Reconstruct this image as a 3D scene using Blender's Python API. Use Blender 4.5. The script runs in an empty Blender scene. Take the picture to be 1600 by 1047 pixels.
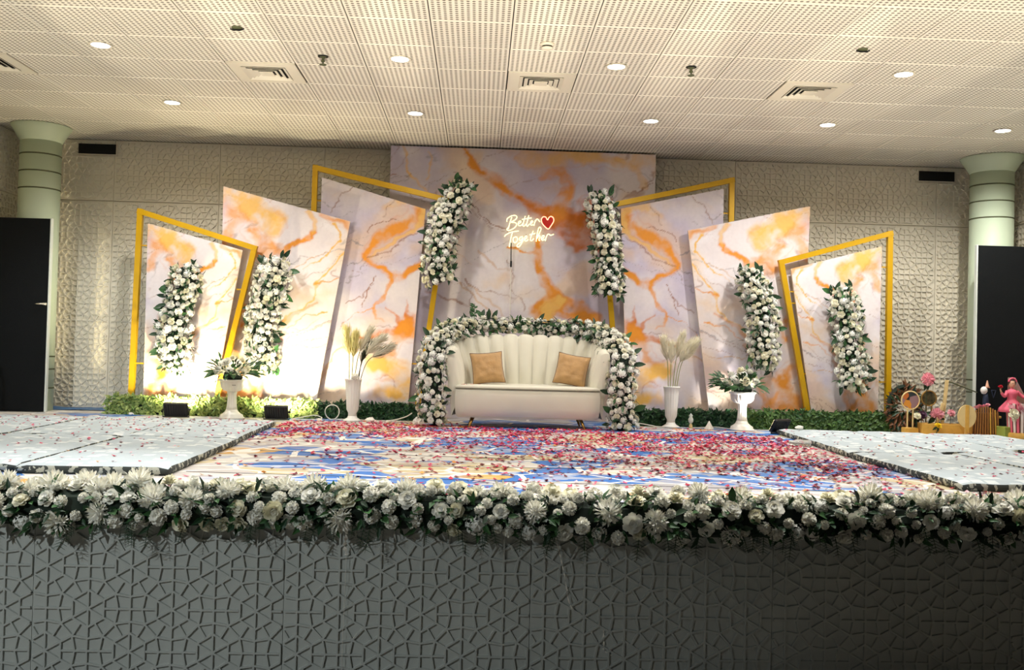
import bpy, math, random
import numpy as np
from mathutils import Vector, Matrix, Quaternion, noise as mnoise

random.seed(7); np.random.seed(7)
SC = bpy.context.scene
COL = SC.collection
PI = math.pi

# ------------------------------------------------------------------ camera, world, lights, exposure
CAM_Z = 0.76                                  # stage floor is z = 0, hall floor z = -0.9
yaw, pitch, roll = .0338, .0197, .0259
cy, sy, cp, sp, cr, sr = math.cos(yaw), math.sin(yaw), math.cos(pitch), math.sin(pitch), math.cos(roll), math.sin(roll)
fw = Vector((sy*cp, cy*cp, sp)); rt = Vector((cy, -sy, 0)); up = rt.cross(fw)
r2 = cr*rt + sr*up; u2 = -sr*rt + cr*up
cam_d = bpy.data.cameras.new('camera'); cam = bpy.data.objects.new('camera', cam_d); COL.objects.link(cam)
cam.matrix_world = Matrix(((r2.x, u2.x, -fw.x, 0), (r2.y, u2.y, -fw.y, 0), (r2.z, u2.z, -fw.z, CAM_Z), (0, 0, 0, 1)))
cam_d.sensor_width = 36; cam_d.lens = 36*1504.1/1600; cam_d.clip_end = 100
SC.camera = cam
SC.view_settings.view_transform = 'Standard'; SC.view_settings.look = 'None'
SC.view_settings.gamma = 1; SC.view_settings.use_curve_mapping = False
SC.view_settings.exposure = 0.1
world = bpy.data.worlds.new('world'); SC.world = world; world.use_nodes = True
bg = world.node_tree.nodes['Background']
bg.inputs[0].default_value = (.80, .95, 1.0, 1); bg.inputs[1].default_value = .045

CEIL = 3.167
WALL_Y = 11.5
X0, X1 = -5.4, 6.35
STAGE_Y = 4.8

def lamp(name, kind, loc, energy, color=(1, 1, 1), target=None, **kw):
    d = bpy.data.lights.new(name, kind); d.energy = energy; d.color = color
    for k, v in kw.items(): setattr(d, k, v)
    o = bpy.data.objects.new(name, d); COL.objects.link(o); o.location = loc
    if target is not None:
        o.rotation_euler = (Vector(target)-Vector(loc)).to_track_quat('-Z', 'Y').to_euler()
    return o
E_DOWN, E_UP, E_FLOOD, E_HALL = 96, 560, 118, 560
# the hall's own lamp high at the audience side, beyond the picture
lamp('hall_lamp', 'SPOT', (-4.6, -.2, 3.05), E_HALL, (.88, .95, .96), (-2.6, 4.8, -.6), spot_size=1.05, spot_blend=.9, shadow_soft_size=.05)
# stage uplights standing on the hall floor in front of the platform, aimed at the ceiling
for x in (-3.6, -2.45, -1.3, -.15, 1.0, 2.15, 3.3, 4.45):
    lamp('stage_uplight', 'SPOT', (x, 2.85, -.84), E_UP, (1.0, .89, .70), (x, 6.70, 3.1), spot_size=math.radians(38), spot_blend=.12, shadow_soft_size=.016)
# second hall lamp, its beam reaching the wall beside the lever-handled board
lamp('hall_lamp', 'SPOT', (-3.5, -1.5, 2.7), 1500, (.86, .94, 1.0), (-4.25, 11.5, .55), spot_size=math.radians(14), spot_blend=.8, shadow_soft_size=.04)

# ------------------------------------------------------------------ helpers
def lin(c):
    if isinstance(c, str): c = tuple(int(c[i:i+2], 16)/255 for i in (0, 2, 4))
    return tuple((x/12.92 if x <= .04045 else ((x+.055)/1.055)**2.4) for x in c)

class NT:
    def __init__(s, name):
        s.m = bpy.data.materials.new(name); s.m.use_nodes = True
        s.t = s.m.node_tree; s.b = s.t.nodes['Principled BSDF']
    def n(s, typ, **kw):
        nd = s.t.nodes.new(typ)
        for k, v in kw.items():
            if k.startswith('i_'):
                key = k[2:]; key = int(key) if key.isdigit() else key.replace('_', ' ')
                nd.inputs[key].default_value = v
            else: setattr(nd, k, v)
        return nd
    def l(s, a, b): s.t.links.new(a, b)
    def math(s, op, a, b=None, c=None):
        nd = s.n('ShaderNodeMath', operation=op)
        for i, v in enumerate((a, b, c)):
            if v is None: continue
            if isinstance(v, (int, float)): nd.inputs[i].default_value = v
            else: s.l(v, nd.inputs[i])
        return nd.outputs[0]
    def mix(s, fac, a, b):
        nd = s.n('ShaderNodeMix', data_type='RGBA')
        for i, v in ((0, fac), (6, a), (7, b)):
            if isinstance(v, (int, float)): nd.inputs[i].default_value = v
            elif isinstance(v, tuple): nd.inputs[i].default_value = (*v[:3], 1)
            else: s.l(v, nd.inputs[i])
        return nd.outputs[2]
    def noise(s, scale, detail=3, coord=None, rough=.5):
        nd = s.n('ShaderNodeTexNoise'); nd.inputs['Scale'].default_value = scale
        nd.inputs['Detail'].default_value = detail; nd.inputs['Roughness'].default_value = rough
        s.l(coord if coord is not None else s.obj(), nd.inputs['Vector']); return nd.outputs[0]
    def obj(s): 
        if not hasattr(s, '_o'): s._o = s.n('ShaderNodeTexCoord').outputs['Object']
        return s._o
    def bump(s, h, strength=.3, dist=.01):
        nd = s.n('ShaderNodeBump'); nd.inputs['Strength'].default_value = strength; nd.inputs['Distance'].default_value = dist
        s.l(h, nd.inputs['Height']); s.l(nd.outputs[0], s.b.inputs['Normal'])
    def ramp(s, fac, stops, interp='LINEAR'):
        nd = s.n('ShaderNodeValToRGB'); e = nd.color_ramp.elements; nd.color_ramp.interpolation = interp
        while len(e) < len(stops): e.new(.5)
        for i, (p, c) in enumerate(stops): e[i].position = p; e[i].color = (*c, 1)
        s.l(fac, nd.inputs[0]); return nd.outputs[0]

def mat(name, c, rough=.6, metal=0, var=0, vscale=8, bump=0, bscale=60, bdist=.01, spec=None, sheen=0, trans=0, subs=0, emit=None, estr=0, random_v=0):
    k = NT(name); b = k.b; c = lin(c)
    b.inputs['Roughness'].default_value = rough; b.inputs['Metallic'].default_value = metal
    if spec is not None: b.inputs['Specular IOR Level'].default_value = spec
    if sheen: b.inputs['Sheen Weight'].default_value = sheen
    if subs:
        b.inputs['Subsurface Weight'].default_value = subs; b.inputs['Subsurface Radius'].default_value = (1, .95, .8); b.inputs['Subsurface Scale'].default_value = .03
    if trans: b.inputs['Transmission Weight'].default_value = trans
    out = None
    if var:
        out = k.mix(k.noise(vscale, 4), tuple(x*(1-var) for x in c), tuple(min(1, x*(1+var)) for x in c))
    if random_v:
        oi = k.n('ShaderNodeObjectInfo').outputs['Random']
        hs = k.n('ShaderNodeHueSaturation'); k.l(k.math('ADD', k.math('MULTIPLY', oi, random_v), 1-random_v*.5), hs.inputs['Value'])
        if out is None: hs.inputs['Color'].default_value = (*c, 1)
        else: k.l(out, hs.inputs['Color'])
        out = hs.outputs[0]
    if out is not None: k.l(out, b.inputs['Base Color'])
    else: b.inputs['Base Color'].default_value = (*c, 1)
    if bump: k.bump(k.noise(bscale, 3), bump, bdist)
    if emit:
        b.inputs['Emission Color'].default_value = (*lin(emit), 1); b.inputs['Emission Strength'].default_value = estr
    return k.m

class MB:
    def __init__(s): s.v = []; s.f = []; s.mi = []; s.c = []
    def add(s, vs, fs, mi=0):
        o = len(s.v); s.v += [tuple(v) for v in vs]; s.f += [tuple(i+o for i in f) for f in fs]; s.mi += [mi]*len(fs)
    def box(s, a, b, mi=0, M=None):
        (x0, y0, z0), (x1, y1, z1) = a, b
        vs = [Vector(p) for p in ((x0,y0,z0),(x1,y0,z0),(x1,y1,z0),(x0,y1,z0),(x0,y0,z1),(x1,y0,z1),(x1,y1,z1),(x0,y1,z1))]
        if M is not None: vs = [M @ p for p in vs]
        s.add(vs, [(3,2,1,0),(4,5,6,7),(0,1,5,4),(1,2,6,5),(2,3,7,6),(3,0,4,7)], mi)
    def bbox(s, a, b, bev=.01, mi=0, M=None):
        """box with chamfered edges"""
        (x0, y0, z0), (x1, y1, z1) = a, b; e = bev
        ring = lambda z, i: [(x0+e+i,y0+i,z),(x1-e-i,y0+i,z),(x1-i,y0+e+i,z),(x1-i,y1-e-i,z),(x1-e-i,y1-i,z),(x0+e+i,y1-i,z),(x0+i,y1-e-i,z),(x0+i,y0+e+i,z)]
        vs = ring(z0, e)+ring(z0+e, 0)+ring(z1-e, 0)+ring(z1, e)
        vs = [Vector(p) for p in vs]
        if M is not None: vs = [M @ p for p in vs]
        fs = [tuple(reversed(range(8))), tuple(range(24, 32))]
        for r in range(3):
            for k in range(8):
                fs.append((r*8+k, r*8+(k+1) % 8, r*8+8+(k+1) % 8, r*8+8+k))
        s.add(vs, fs, mi)
    def tube(s, pts, r, n=8, mi=0, cap=True, closed=False):
        pts = [Vector(p) for p in pts]; m = len(pts); rs = r if isinstance(r, (list, tuple)) else [r]*m
        T0 = None; vs = []
        for i, p in enumerate(pts):
            if closed: t = (pts[(i+1) % m]-pts[i-1])
            else: t = pts[min(i+1, m-1)]-pts[max(i-1, 0)]
            t.normalize()
            if T0 is None:
                a = Vector((0,0,1)) if abs(t.z) < .9 else Vector((1,0,0)); u = t.cross(a).normalized()
            else:
                u = (T0.rotation_difference(t) @ u); u = (u-t*u.dot(t)).normalized()
            w = t.cross(u); T0 = t
            for k in range(n):
                a = 2*PI*k/n; vs.append(p+(u*math.cos(a)+w*math.sin(a))*rs[i])
        fs = []
        for i in range(m if closed else m-1):
            j = (i+1) % m
            for k in range(n): fs.append((i*n+k, i*n+(k+1) % n, j*n+(k+1) % n, j*n+k))
        if cap and not closed: fs += [tuple(reversed(range(n))), tuple((m-1)*n+k for k in range(n))]
        s.add(vs, fs, mi)
    def lathe(s, prof, n=24, c=(0,0,0), mi=0, flute=None, caps=True):
        vs = []; m = len(prof)
        for i, (r, z) in enumerate(prof):
            for k in range(n):
                a = 2*PI*k/n; rr = r*(1-(flute(i, a) if flute else 0))
                vs.append((c[0]+rr*math.cos(a), c[1]+rr*math.sin(a), c[2]+z))
        fs = [(i*n+k, i*n+(k+1) % n, (i+1)*n+(k+1) % n, (i+1)*n+k) for i in range(m-1) for k in range(n)]
        if caps and prof[0][0] > 1e-6: fs.append(tuple(reversed(range(n))))
        if caps and prof[-1][0] > 1e-6: fs.append(tuple((m-1)*n+k for k in range(n)))
        s.add(vs, fs, mi)
    def prism(s, poly, y0, y1, mi=0):
        """polygon in x,z extruded along y"""
        n = len(poly); vs = [(x, y0, z) for x, z in poly]+[(x, y1, z) for x, z in poly]
        fs = [tuple(range(n)), tuple(reversed(range(n, 2*n)))]+[(k, k+n, (k+1) % n+n, (k+1) % n) for k in range(n)]
        s.add(vs, fs, mi)
    def mesh(s, name, mats, smooth=False):
        me = bpy.data.meshes.new(name); me.from_pydata(s.v, [], s.f)
        for m in (mats if isinstance(mats, (list, tuple)) else [mats]): me.materials.append(m)
        if any(s.mi): me.polygons.foreach_set('material_index', s.mi)
        if smooth: me.polygons.foreach_set('use_smooth', [True]*len(s.f))
        me.update(); return me
    def build(s, name, mats, parent=None, smooth=False, loc=None):
        return put(name, s.mesh(name, mats, smooth), parent, loc)

def put(name, me, parent=None, loc=None):
    o = bpy.data.objects.new(name, me); COL.objects.link(o)
    if parent is not None: o.parent = parent
    if loc is not None: o.location = loc
    return o
def tag(o, label=None, cat=None, group=None, kind=None):
    if label: o['label'] = label
    if cat: o['category'] = cat
    if group: o['group'] = group
    if kind: o['kind'] = kind
    return o
def empty(name, loc, label, cat, group=None, rz=0):
    o = bpy.data.objects.new(name, None); COL.objects.link(o); o.location = loc; o.rotation_euler = (0, 0, rz)
    o.empty_display_size = .1
    return tag(o, label, cat, group)
def crom(pts, per=6, closed=False):
    P = [Vector(p) for p in pts]; out = []; n = len(P)
    for i in range(n if closed else n-1):
        if closed: a, b, c, d = P[i-1], P[i], P[(i+1) % n], P[(i+2) % n]
        else: a, b, c, d = P[max(i-1, 0)], P[i], P[i+1], P[min(i+2, n-1)]
        for k in range(per):
            t = k/per
            out.append(.5*((2*b)+(c-a)*t+(2*a-5*b+4*c-d)*t*t+(3*b-3*c+d-a)*t**3))
    if not closed: out.append(P[-1])
    return out

# ------------------------------------------------------------------ materials
M_wall = mat('wall_plaster', 'e4ddca', .55, var=.05, vscale=1.5)
M_front = mat('front_plaster', 'b9bdb8', .45, var=.10, vscale=2.2)
M_side = mat('side_plaster', 'c9c0ac', .6, var=.05)
M_ceilback = mat('ceiling_void', '3a362f', .9)
M_floor = mat('hall_floor', '6f6a62', .6, var=.1)
M_stage = mat('stage_wood', '6b6257', .8)
M_gold = mat('gold_paint', 'c99d0a', .4, metal=.2, var=.12, vscale=6)
M_pillar = mat('pillar_paint', 'bfcdb4', .45, var=.05, vscale=4)
M_groove = mat('groove_dark', '4d5236', .7)
M_black = mat('black_felt', '0e1113', .75, var=.25, vscale=60, bump=.15, bscale=200, spec=.15)
M_edge = mat('pale_edge', 'cfd6cf', .5)
M_chrome = mat('chrome', 'd8d4c8', .18, metal=1)
M_plate = mat('white_metal', 'd5cfbe', .45)
M_dark = mat('dark_void', '0d0d0c', .9)
M_rose = mat('rose_white', 'f6f5e9', .6, subs=.3, spec=.3, random_v=.10)
M_cream = mat('rose_cream', 'f4f0d6', .6, subs=.3, spec=.3, random_v=.10)
M_mum = mat('mum_ivory', 'faf8ec', .6, subs=.3, spec=.3, random_v=.08)
M_hyd = mat('hydrangea_white', 'f4f5ee', .6, spec=.3, random_v=.08)
M_leaf = mat('leaf_green', '2f5a2c', .5, var=.45, vscale=9, random_v=.4)
M_leafd = mat('leaf_dark', '1d3d22', .5, var=.4, vscale=9, random_v=.3)
M_core = mat('garland_core', '16261a', .9)
M_sofa = mat('sofa_velvet', 'dcd8c6', .8, var=.05, vscale=5, sheen=.3, bump=.06, bscale=300)
M_pipe = mat('sofa_piping', '77735f', .8)
M_brass = mat('brass_leg', 'b08a4a', .3, metal=.8)
M_pillow = mat('gold_velvet', 'b58d58', .65, var=.30, vscale=13, sheen=.5, bump=.6, bscale=9, bdist=.03)
M_pillowe = mat('pillow_edge', '6b4a36', .8)
M_urn = mat('urn_white', 'ecebe6', .4)
M_blackp = mat('black_plastic', '0c0d0e', .4)
M_cable = mat('cable_white', 'e6e2d6', .5)
M_wood = mat('craft_wood', 'd0a24a', .6, var=.2, vscale=20)
M_woodp = mat('pale_wood', 'dcc38a', .6, var=.12, vscale=20)
M_woodd = mat('brown_wood', '6d4526', .6, var=.25, vscale=20)
M_pink = mat('pink_petal', 'eba4b0', .6, random_v=.2)
M_purple = mat('purple_petal', '4a2440', .6)
M_yellow = mat('yellow_petal', 'f2d21c', .6)
M_paper = mat('paper_white', 'eeeae0', .7)
M_skin = mat('doll_skin', 'd8a488', .5)
M_hair = mat('doll_hair', '3a1512', .6)
M_veil = mat('doll_veil', 'e9dad2', .7)
M_dpink = mat('doll_pink', 'e0647c', .6)
M_slat = mat('slat_wood', '9a6a34', .6, var=.25, vscale=20)
M_red = mat('red_plastic', 'c3122c', .4)
M_green = mat('green_card', '93a54c', .7, var=.1)
M_navy = mat('navy_ribbon', '16233f', .6)

# ------------------------------------------------------------------ room shell
b = MB(); b.box((X0-3, -6, -.95), (X1+3, STAGE_Y+.1, -.9)); tag(b.build('floor', M_floor), kind='structure')

# relief pattern: star lattice of raised ribs (a = star spacing)
def motif():
    S = []
    hexv = [(0, .225), (.187, .108), (.187, -.11), (0, -.225), (-.187, -.11), (-.187, .108)]
    for i in range(6): S.append(((0, 0), hexv[i])); S.append((hexv[i], hexv[(i+1) % 6]))
    for sx in (1, -1):
        for sz in (1, -1):
            N = (.32*sx, .18*sz)
            S += [((.187*sx, .108*sz), N), (N, (.5*sx, .15*sz)), (N, (.355*sx, 0)), (N, (.41*sx, .33*sz))]
        S.append(((.2*sx, 0), (.5*sx, 0)))
    S += [((.32, .18), (.18, .33)), ((-.32, .18), (-.18, .33)), ((.32, -.18), (.18, -.33)), ((-.32, -.18), (-.18, -.33))]
    S += [((0, .225), (0, .5)), ((0, -.225), (0, -.5))]
    return S
MOTIF = motif()
def clip(p, q, w, h):
    t0, t1 = 0., 1.; dx, dz = q[0]-p[0], q[1]-p[1]
    for pp, qq in ((-dx, p[0]), (dx, w-p[0]), (-dz, p[1]), (dz, h-p[1])):
        if abs(pp) < 1e-9:
            if qq < 0: return None
        else:
            r = qq/pp
            if pp < 0: t0 = max(t0, r)
            else: t1 = min(t1, r)
    if t1-t0 < 1e-3: return None
    return (p[0]+dx*t0, p[1]+dz*t0), (p[0]+dx*t1, p[1]+dz*t1)
def relief_panel(name, w, h, a, ox, oz, turned, material, rw=.006, rh=.008, gap=.004, frame=.0):
    """panel in x (0..w), z (0..h), face at y = 0 looking to -y, ribs standing proud of it"""
    b = MB(); m = .006
    b.add([(gap,0,gap),(w-gap,0,gap),(w-gap,0,h-gap),(gap,0,h-gap),(0,.015,0),(w,.015,0),(w,.015,h),(0,.015,h)],
          [(0,1,2,3),(4,5,1,0),(5,6,2,1),(6,7,3,2),(7,4,0,3)])
    if frame:
        for A, B in (((0,0),(w,frame)), ((0,h-frame),(w,h)), ((0,frame),(frame,h-frame)), ((w-frame,frame),(w,h-frame))):
            b.box((A[0]+gap, -.004, A[1]+gap), (B[0]-gap, .001, B[1]-gap))
    lo = gap+frame+m
    rows = int(max(w, h)/a*2)+4
    seen = set()
    for j in range(-3, rows):
        for i in range(-3, rows):
            cx, cz = (i+.5*(j % 2))*a, j*.5*a*1.02
            for p, q in MOTIF:
                P = (cx+p[0]*a, cz+p[1]*a); Q = (cx+q[0]*a, cz+q[1]*a)
                if turned: P, Q = (P[1], P[0]), (Q[1], Q[0])
                P = (P[0]+ox, P[1]+oz); Q = (Q[0]+ox, Q[1]+oz)
                c = clip((P[0]-lo, P[1]-lo), (Q[0]-lo, Q[1]-lo), w-2*lo, h-2*lo)
                if not c: continue
                (x0, z0), (x1, z1) = c; x0 += lo; x1 += lo; z0 += lo; z1 += lo
                key = tuple(sorted(((round(x0, 3), round(z0, 3)), (round(x1, 3), round(z1, 3)))))
                if key in seen: continue
                seen.add(key)
                L = math.hypot(x1-x0, z1-z0)
                if L < .008: continue
                dx, dz = (x1-x0)/L, (z1-z0)/L; nx, nz = -dz*rw, dx*rw
                t = .72
                b.add([(x0+nx,0,z0+nz),(x0-nx,0,z0-nz),(x1-nx,0,z1-nz),(x1+nx,0,z1+nz),
                       (x0+nx*t,-rh,z0+nz*t),(x0-nx*t,-rh,z0-nz*t),(x1-nx*t,-rh,z1-nz*t),(x1+nx*t,-rh,z1+nz*t)],
                      [(4,5,6,7),(0,1,5,4),(1,2,6,5),(2,3,7,6),(3,0,4,7)])
    # normals outward (towards -y)
    me = b.mesh(name, material)
    import bmesh
    bm = bmesh.new(); bm.from_mesh(me); bmesh.ops.recalc_face_normals(bm, faces=bm.faces[:])
    bm.faces.ensure_lookup_table()
    if bm.faces[0].normal.y > 0: pass
    bm.to_mesh(me); bm.free(); return me

PW, PH = 1.234, 2.44
wall_mesh = relief_panel('wall_panel', PW, PH, .4150, .22, .195, True, M_wall, rw=.0095, rh=.018, frame=.016)
top_mesh = relief_panel('wall_panel_upper', PW, CEIL-PH-.012, .4150, .22, .10, True, M_wall, rw=.0095, rh=.018, frame=.016)
b = MB(); b.box((X0-.2, WALL_Y+.016, -.9), (X1+.2, WALL_Y+.2, CEIL+.3)); wb = tag(b.build('wall_back', M_side), kind='structure')
for k in range(-1, 9):
    x = -4.363+k*PW
    put('wall_panel', wall_mesh, wb, (x, WALL_Y, 0)); put('wall_panel', top_mesh, wb, (x, WALL_Y, PH+.006))
for nm, X, s in (('wall_left', X0, 1), ('wall_right', X1, -1)):
    b = MB(); xa = X-s*.016
    b.box((min(xa, xa-s*.2), -6, -.95), (max(xa, xa-s*.2), WALL_Y+.2, CEIL+.3)); w = tag(b.build(nm, M_side), kind='structure')
    for k in range(3):
        for me, z in ((wall_mesh, 0), (top_mesh, PH+.006)):
            o = put('wall_panel', me, w)
            if s > 0: o.location = (X, WALL_Y-PW*(k+1), z); o.rotation_euler = (0, 0, PI/2)
            else: o.location = (X, WALL_Y-PW*k, z); o.rotation_euler = (0, 0, -PI/2)

# stage platform with relief front panels
b = MB(); b.box((X0, STAGE_Y+.016, -.9), (X1, WALL_Y+.016, -.012)); b.box((X0, STAGE_Y, -.03), (X1, STAGE_Y+.02, -.012))
stg = tag(b.build('stage_platform', M_stage), kind='structure')
FPW = 1.215
front_mesh = relief_panel('front_panel', FPW, .868, .405, .067, .9-.337-.2025*2, False, M_front, rw=.0062, rh=.010, gap=.0012)
x = .286-FPW*4
while x < X1-.05:
    put('front_panel', front_mesh, stg, (x, STAGE_Y, -.9)); x += FPW

# ceiling: T-grid of perforated metal tiles
k = NT('perforated_tile'); co = k.obj(); sx = k.n('ShaderNodeSeparateXYZ'); k.l(co, sx.inputs[0])
pit = .0412
fx = k.math('SUBTRACT', k.math('FRACT', k.math('ADD', k.math('DIVIDE', sx.outputs[0], pit), 100)), .5)
fy = k.math('SUBTRACT', k.math('FRACT', k.math('ADD', k.math('DIVIDE', sx.outputs[1], pit), 100)), .5)
d = k.math('SQRT', k.math('ADD', k.math('MULTIPLY', fx, fx), k.math('MULTIPLY', fy, fy)))
hole = k.math('LESS_THAN', d, .29)
inx = k.math('LESS_THAN', k.math('ABSOLUTE', sx.outputs[0]), .2884); iny = k.math('LESS_THAN', k.math('ABSOLUTE', sx.outputs[1]), .2884)
fac = k.math('MULTIPLY', hole, k.math('MULTIPLY', inx, iny))
k.l(k.mix(fac, k.mix(k.noise(1.3), lin('dcd7ca'), lin('e4dfd2')), lin('6f685b')), k.b.inputs['Base Color']); k.b.inputs['Roughness'].default_value = .55
M_tile = k.m
b = MB(); b.box((X0-.2, -6, CEIL+.026), (X1+.2, WALL_Y+.2, CEIL+.3)); ceil = tag(b.build('ceiling', M_ceilback), kind='structure')
b = MB(); h = .2962; e = .003
b.add([(-h,-h,.012),(h,-h,.012),(h,h,.012),(-h,h,.012),(-h,-h,e),(h,-h,e),(h,h,e),(-h,h,e),(-h+e,-h+e,0),(h-e,-h+e,0),(h-e,h-e,0),(-h+e,h-e,0)],
      [(0,4,5,1),(1,5,6,2),(2,6,7,3),(3,7,4,0),(4,8,9,5),(5,9,10,6),(6,10,11,7),(7,11,8,4),(8,11,10,9)])
tile_mesh = b.mesh('ceiling_tile', M_tile)
GX, GY = .1818, 6.963                     # grid lines lie at GX+.6 i, GY+.6 j
vents = [(-8, 2), (-4, 2), (0, 2), (4, 2)]
rt_ = random.Random(3)
for j in range(-4, 8):
    for i in range(-10, 11):
        cx, cyy = GX+.6*i+.3, GY+.6*j+.3
        if (i, j) in vents or cyy > WALL_Y+.3 or cx < X0-.3 or cx > X1+.3: continue
        o = put('ceiling_tile', tile_mesh, ceil, (cx, cyy, CEIL+rt_.uniform(0, .003)))
        o.rotation_euler = (rt_.uniform(-.003, .003), rt_.uniform(-.003, .003), 0)

# square four-way air diffusers
vl = ['square ceiling air diffuser at the edge of the photo, first of the row', 'square ceiling air diffuser second in the row, beside a sprinkler head',
      'square ceiling air diffuser above the heart of the neon sign', 'square ceiling air diffuser last in the row, far from the neon sign']
pm = MB(); h = .292
for (a0, a1, c0, c1) in ((-h, h, -h, -.19), (-h, h, .19, h), (-h, -.19, -.19, .19), (.19, h, -.19, .19)): pm.box((a0, c0, -.004), (a1, c1, .010))
plate_me = pm.mesh('face_plate', M_plate)
vo = MB(); vo.box((-.19, -.19, .006), (.19, .19, .011)); void_me = vo.mesh('duct_opening', M_dark)
lou = []
for q, (ro, ri) in enumerate(((.19, .16), (.148, .115), (.103, .070), (.058, .0))):
    m_ = MB(); zo, zi = -.004, .006+.0*q
    if ri > 0:
        vs = [(-ro,-ro,-.012),(ro,-ro,-.012),(ro,ro,-.012),(-ro,ro,-.012),(-ri,-ri,.004),(ri,-ri,.004),(ri,ri,.004),(-ri,ri,.004)]
        vs += [(x, y, z+.003) for x, y, z in vs]
        m_.add(vs, [(0,4,5,1),(1,5,6,2),(2,6,7,3),(3,7,4,0),(8,9,13,12),(9,10,14,13),(10,11,15,14),(11,8,12,15),(0,1,9,8),(1,2,10,9),(2,3,11,10),(3,0,8,11)])
    else: m_.box((-ro, -ro, -.012), (ro, ro, -.006))
    lou.append(m_.mesh('louvre', M_plate))
for (i, j), lab in zip(vents, vl):
    r = empty('air_diffuser', (GX+.6*i+.3, GY+.6*j+.3, CEIL), lab, 'vent', 'air diffusers in the tiled ceiling')
    put('face_plate', plate_me, r); put('duct_opening', void_me, r)
    for me in lou: put('louvre', me, r)

# recessed downlights
M_lamp = mat('lamp_glow', 'ffffff', .4, emit='f4f8ff', estr=14)
tr = MB(); tr.lathe([(.072, .002), (.088, .0), (.094, -.006), (.090, -.010), (.072, -.006)], 28, caps=False); trim_me = tr.mesh('trim_ring', M_plate, True)
ln = MB(); ln.lathe([(.0, -.005), (.04, -.0055), (.0715, -.004), (.0715, .0)], 28); lens_me = ln.mesh('lamp_lens', M_lamp, True)
row1 = [(-3.116, 7.83), (-.714, 7.914), (1.076, 7.911), (3.463, 7.837)]
row2 = [(-3.106, 9.611), (-.707, 9.714), (1.685, 9.698), (3.471, 9.607), (5.276, 9.596)]
ordn = ['first', 'second', 'third', 'fourth', 'fifth']
for row, where in ((row1, 'row nearer the audience'), (row2, 'row nearer the backdrop')):
    for q, (x, y) in enumerate(row):
        r = empty('ceiling_downlight', (x, y, CEIL), 'lit round ceiling downlight, %s from left in the %s' % (ordn[q], where), 'light', 'recessed downlights')
        put('trim_ring', trim_me, r); put('lamp_lens', lens_me, r)
        lamp('ceiling_spot', 'SPOT', (x, y, CEIL-.03), E_DOWN*((.7, .6, .6, .7) if row is row1 else (1.7, .65, .65, 1.7, 1.9))[q], (1.0, .965, .91), (x, y, 0), spot_size=2.75, spot_blend=.7, shadow_soft_size=.045)

# added unseen spots near the ceiling, put in to brighten the garland tops
for x in (-3.11, -1.91, -.71, .49, 1.69, 2.89):
    lamp('ceiling_spot', 'SPOT', (x, 5.46, CEIL-.03), E_DOWN*1.9, (1.0, .98, .94), (x, 5.10, 0), spot_size=1.15, spot_blend=.7, shadow_soft_size=.045)

# sprinklers, smoke detector, small ceiling fittings
sp = MB(); sp.lathe([(.035, .0), (.033, -.006), (.012, -.010), (.010, -.03), (.016, -.034), (.016, -.045), (.006, -.05), (.005, -.066), (.030, -.068), (.030, -.071), (0, -.071)], 14)
for (x, y), lab in zip(((-1.345, 7.92), (1.689, 7.854)), ('brass fire sprinkler head in the ceiling on the pampas grass vase and floodlights side', 'brass fire sprinkler head in the ceiling over the panels opposite the floodlights')):
    r = empty('sprinkler_head', (x, y, CEIL), lab, 'sprinkler', 'fire sprinklers')
    sp.build('nozzle', M_groove, r)
    m_ = MB(); m_.lathe([(.045, 0), (.043, -.005), (.036, -.007), (.0, -.007)], 16); m_.build('escutcheon', M_dark, r)
r = empty('smoke_detector', (.464, 7.386, CEIL), 'white round smoke detector on the ceiling above the neon sign', 'smoke detector')
m_ = MB(); m_.lathe([(.055, 0), (.055, -.012), (.050, -.018), (.046, -.018), (.046, -.022)], 20); m_.build('base', M_plate, r, True)
m_ = MB(); m_.lathe([(.040, -.022), (.040, -.034), (0, -.034)], 20); m_.build('sensor_slot', M_dark, r)
m_ = MB(); m_.lathe([(.048, -.034), (.044, -.044), (.025, -.050), (0, -.051)], 20); m_.build('cap', M_plate, r, True)
for (x, y), lab in zip(((-1.889, 7.28), (2.88, 7.247)), ('small dark ceiling hook plate near the front tiles above the tall panel', 'small dark ceiling hook plate past the second sprinkler head')):
    r = empty('ceiling_hook', (x, y, CEIL), lab, 'hook')
    m_ = MB(); m_.lathe([(.04, 0), (.035, -.010), (0, -.012)], 12); m_.build('plate', M_groove, r)
    m_ = MB(); m_.tube([(-.05, 0, -.012), (-.02, 0, -.020), (.03, 0, -.018), (.055, 0, -.008)], .006, 6); m_.build('hook_wire', M_dark, r)

# round pillars
def pillar(x, y, rad, lab):
    r = empty('pillar', (x, y, 0), lab, 'pillar', 'round pillars in the stage corners')
    b = MB(); b.lathe([(rad, 0), (rad, 3.0)], 40); b.build('shaft', M_pillar, r, True)
    b = MB(); b.lathe([(rad, 2.985), (rad+.008, 3.0), (rad*1.30, 3.10), (rad*1.46, CEIL-.012), (rad*1.46, CEIL-.002)], 40); b.build('capital', M_pillar, r, True)
    for z in (2.835, 2.645, 2.455, .60, .46, .25):
        b = MB(); b.lathe([(rad+.0005, z-.008), (rad+.003, z-.006), (rad+.003, z+.006), (rad+.0005, z+.008)], 40); b.build('groove_ring', M_groove, r, True)
pillar(-4.955, 10.9, .215, 'pale green round pillar behind the black board with a lever handle')
pillar(5.875, 10.9, .235, 'pale green round pillar rising behind the doll and craft clutter')
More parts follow.
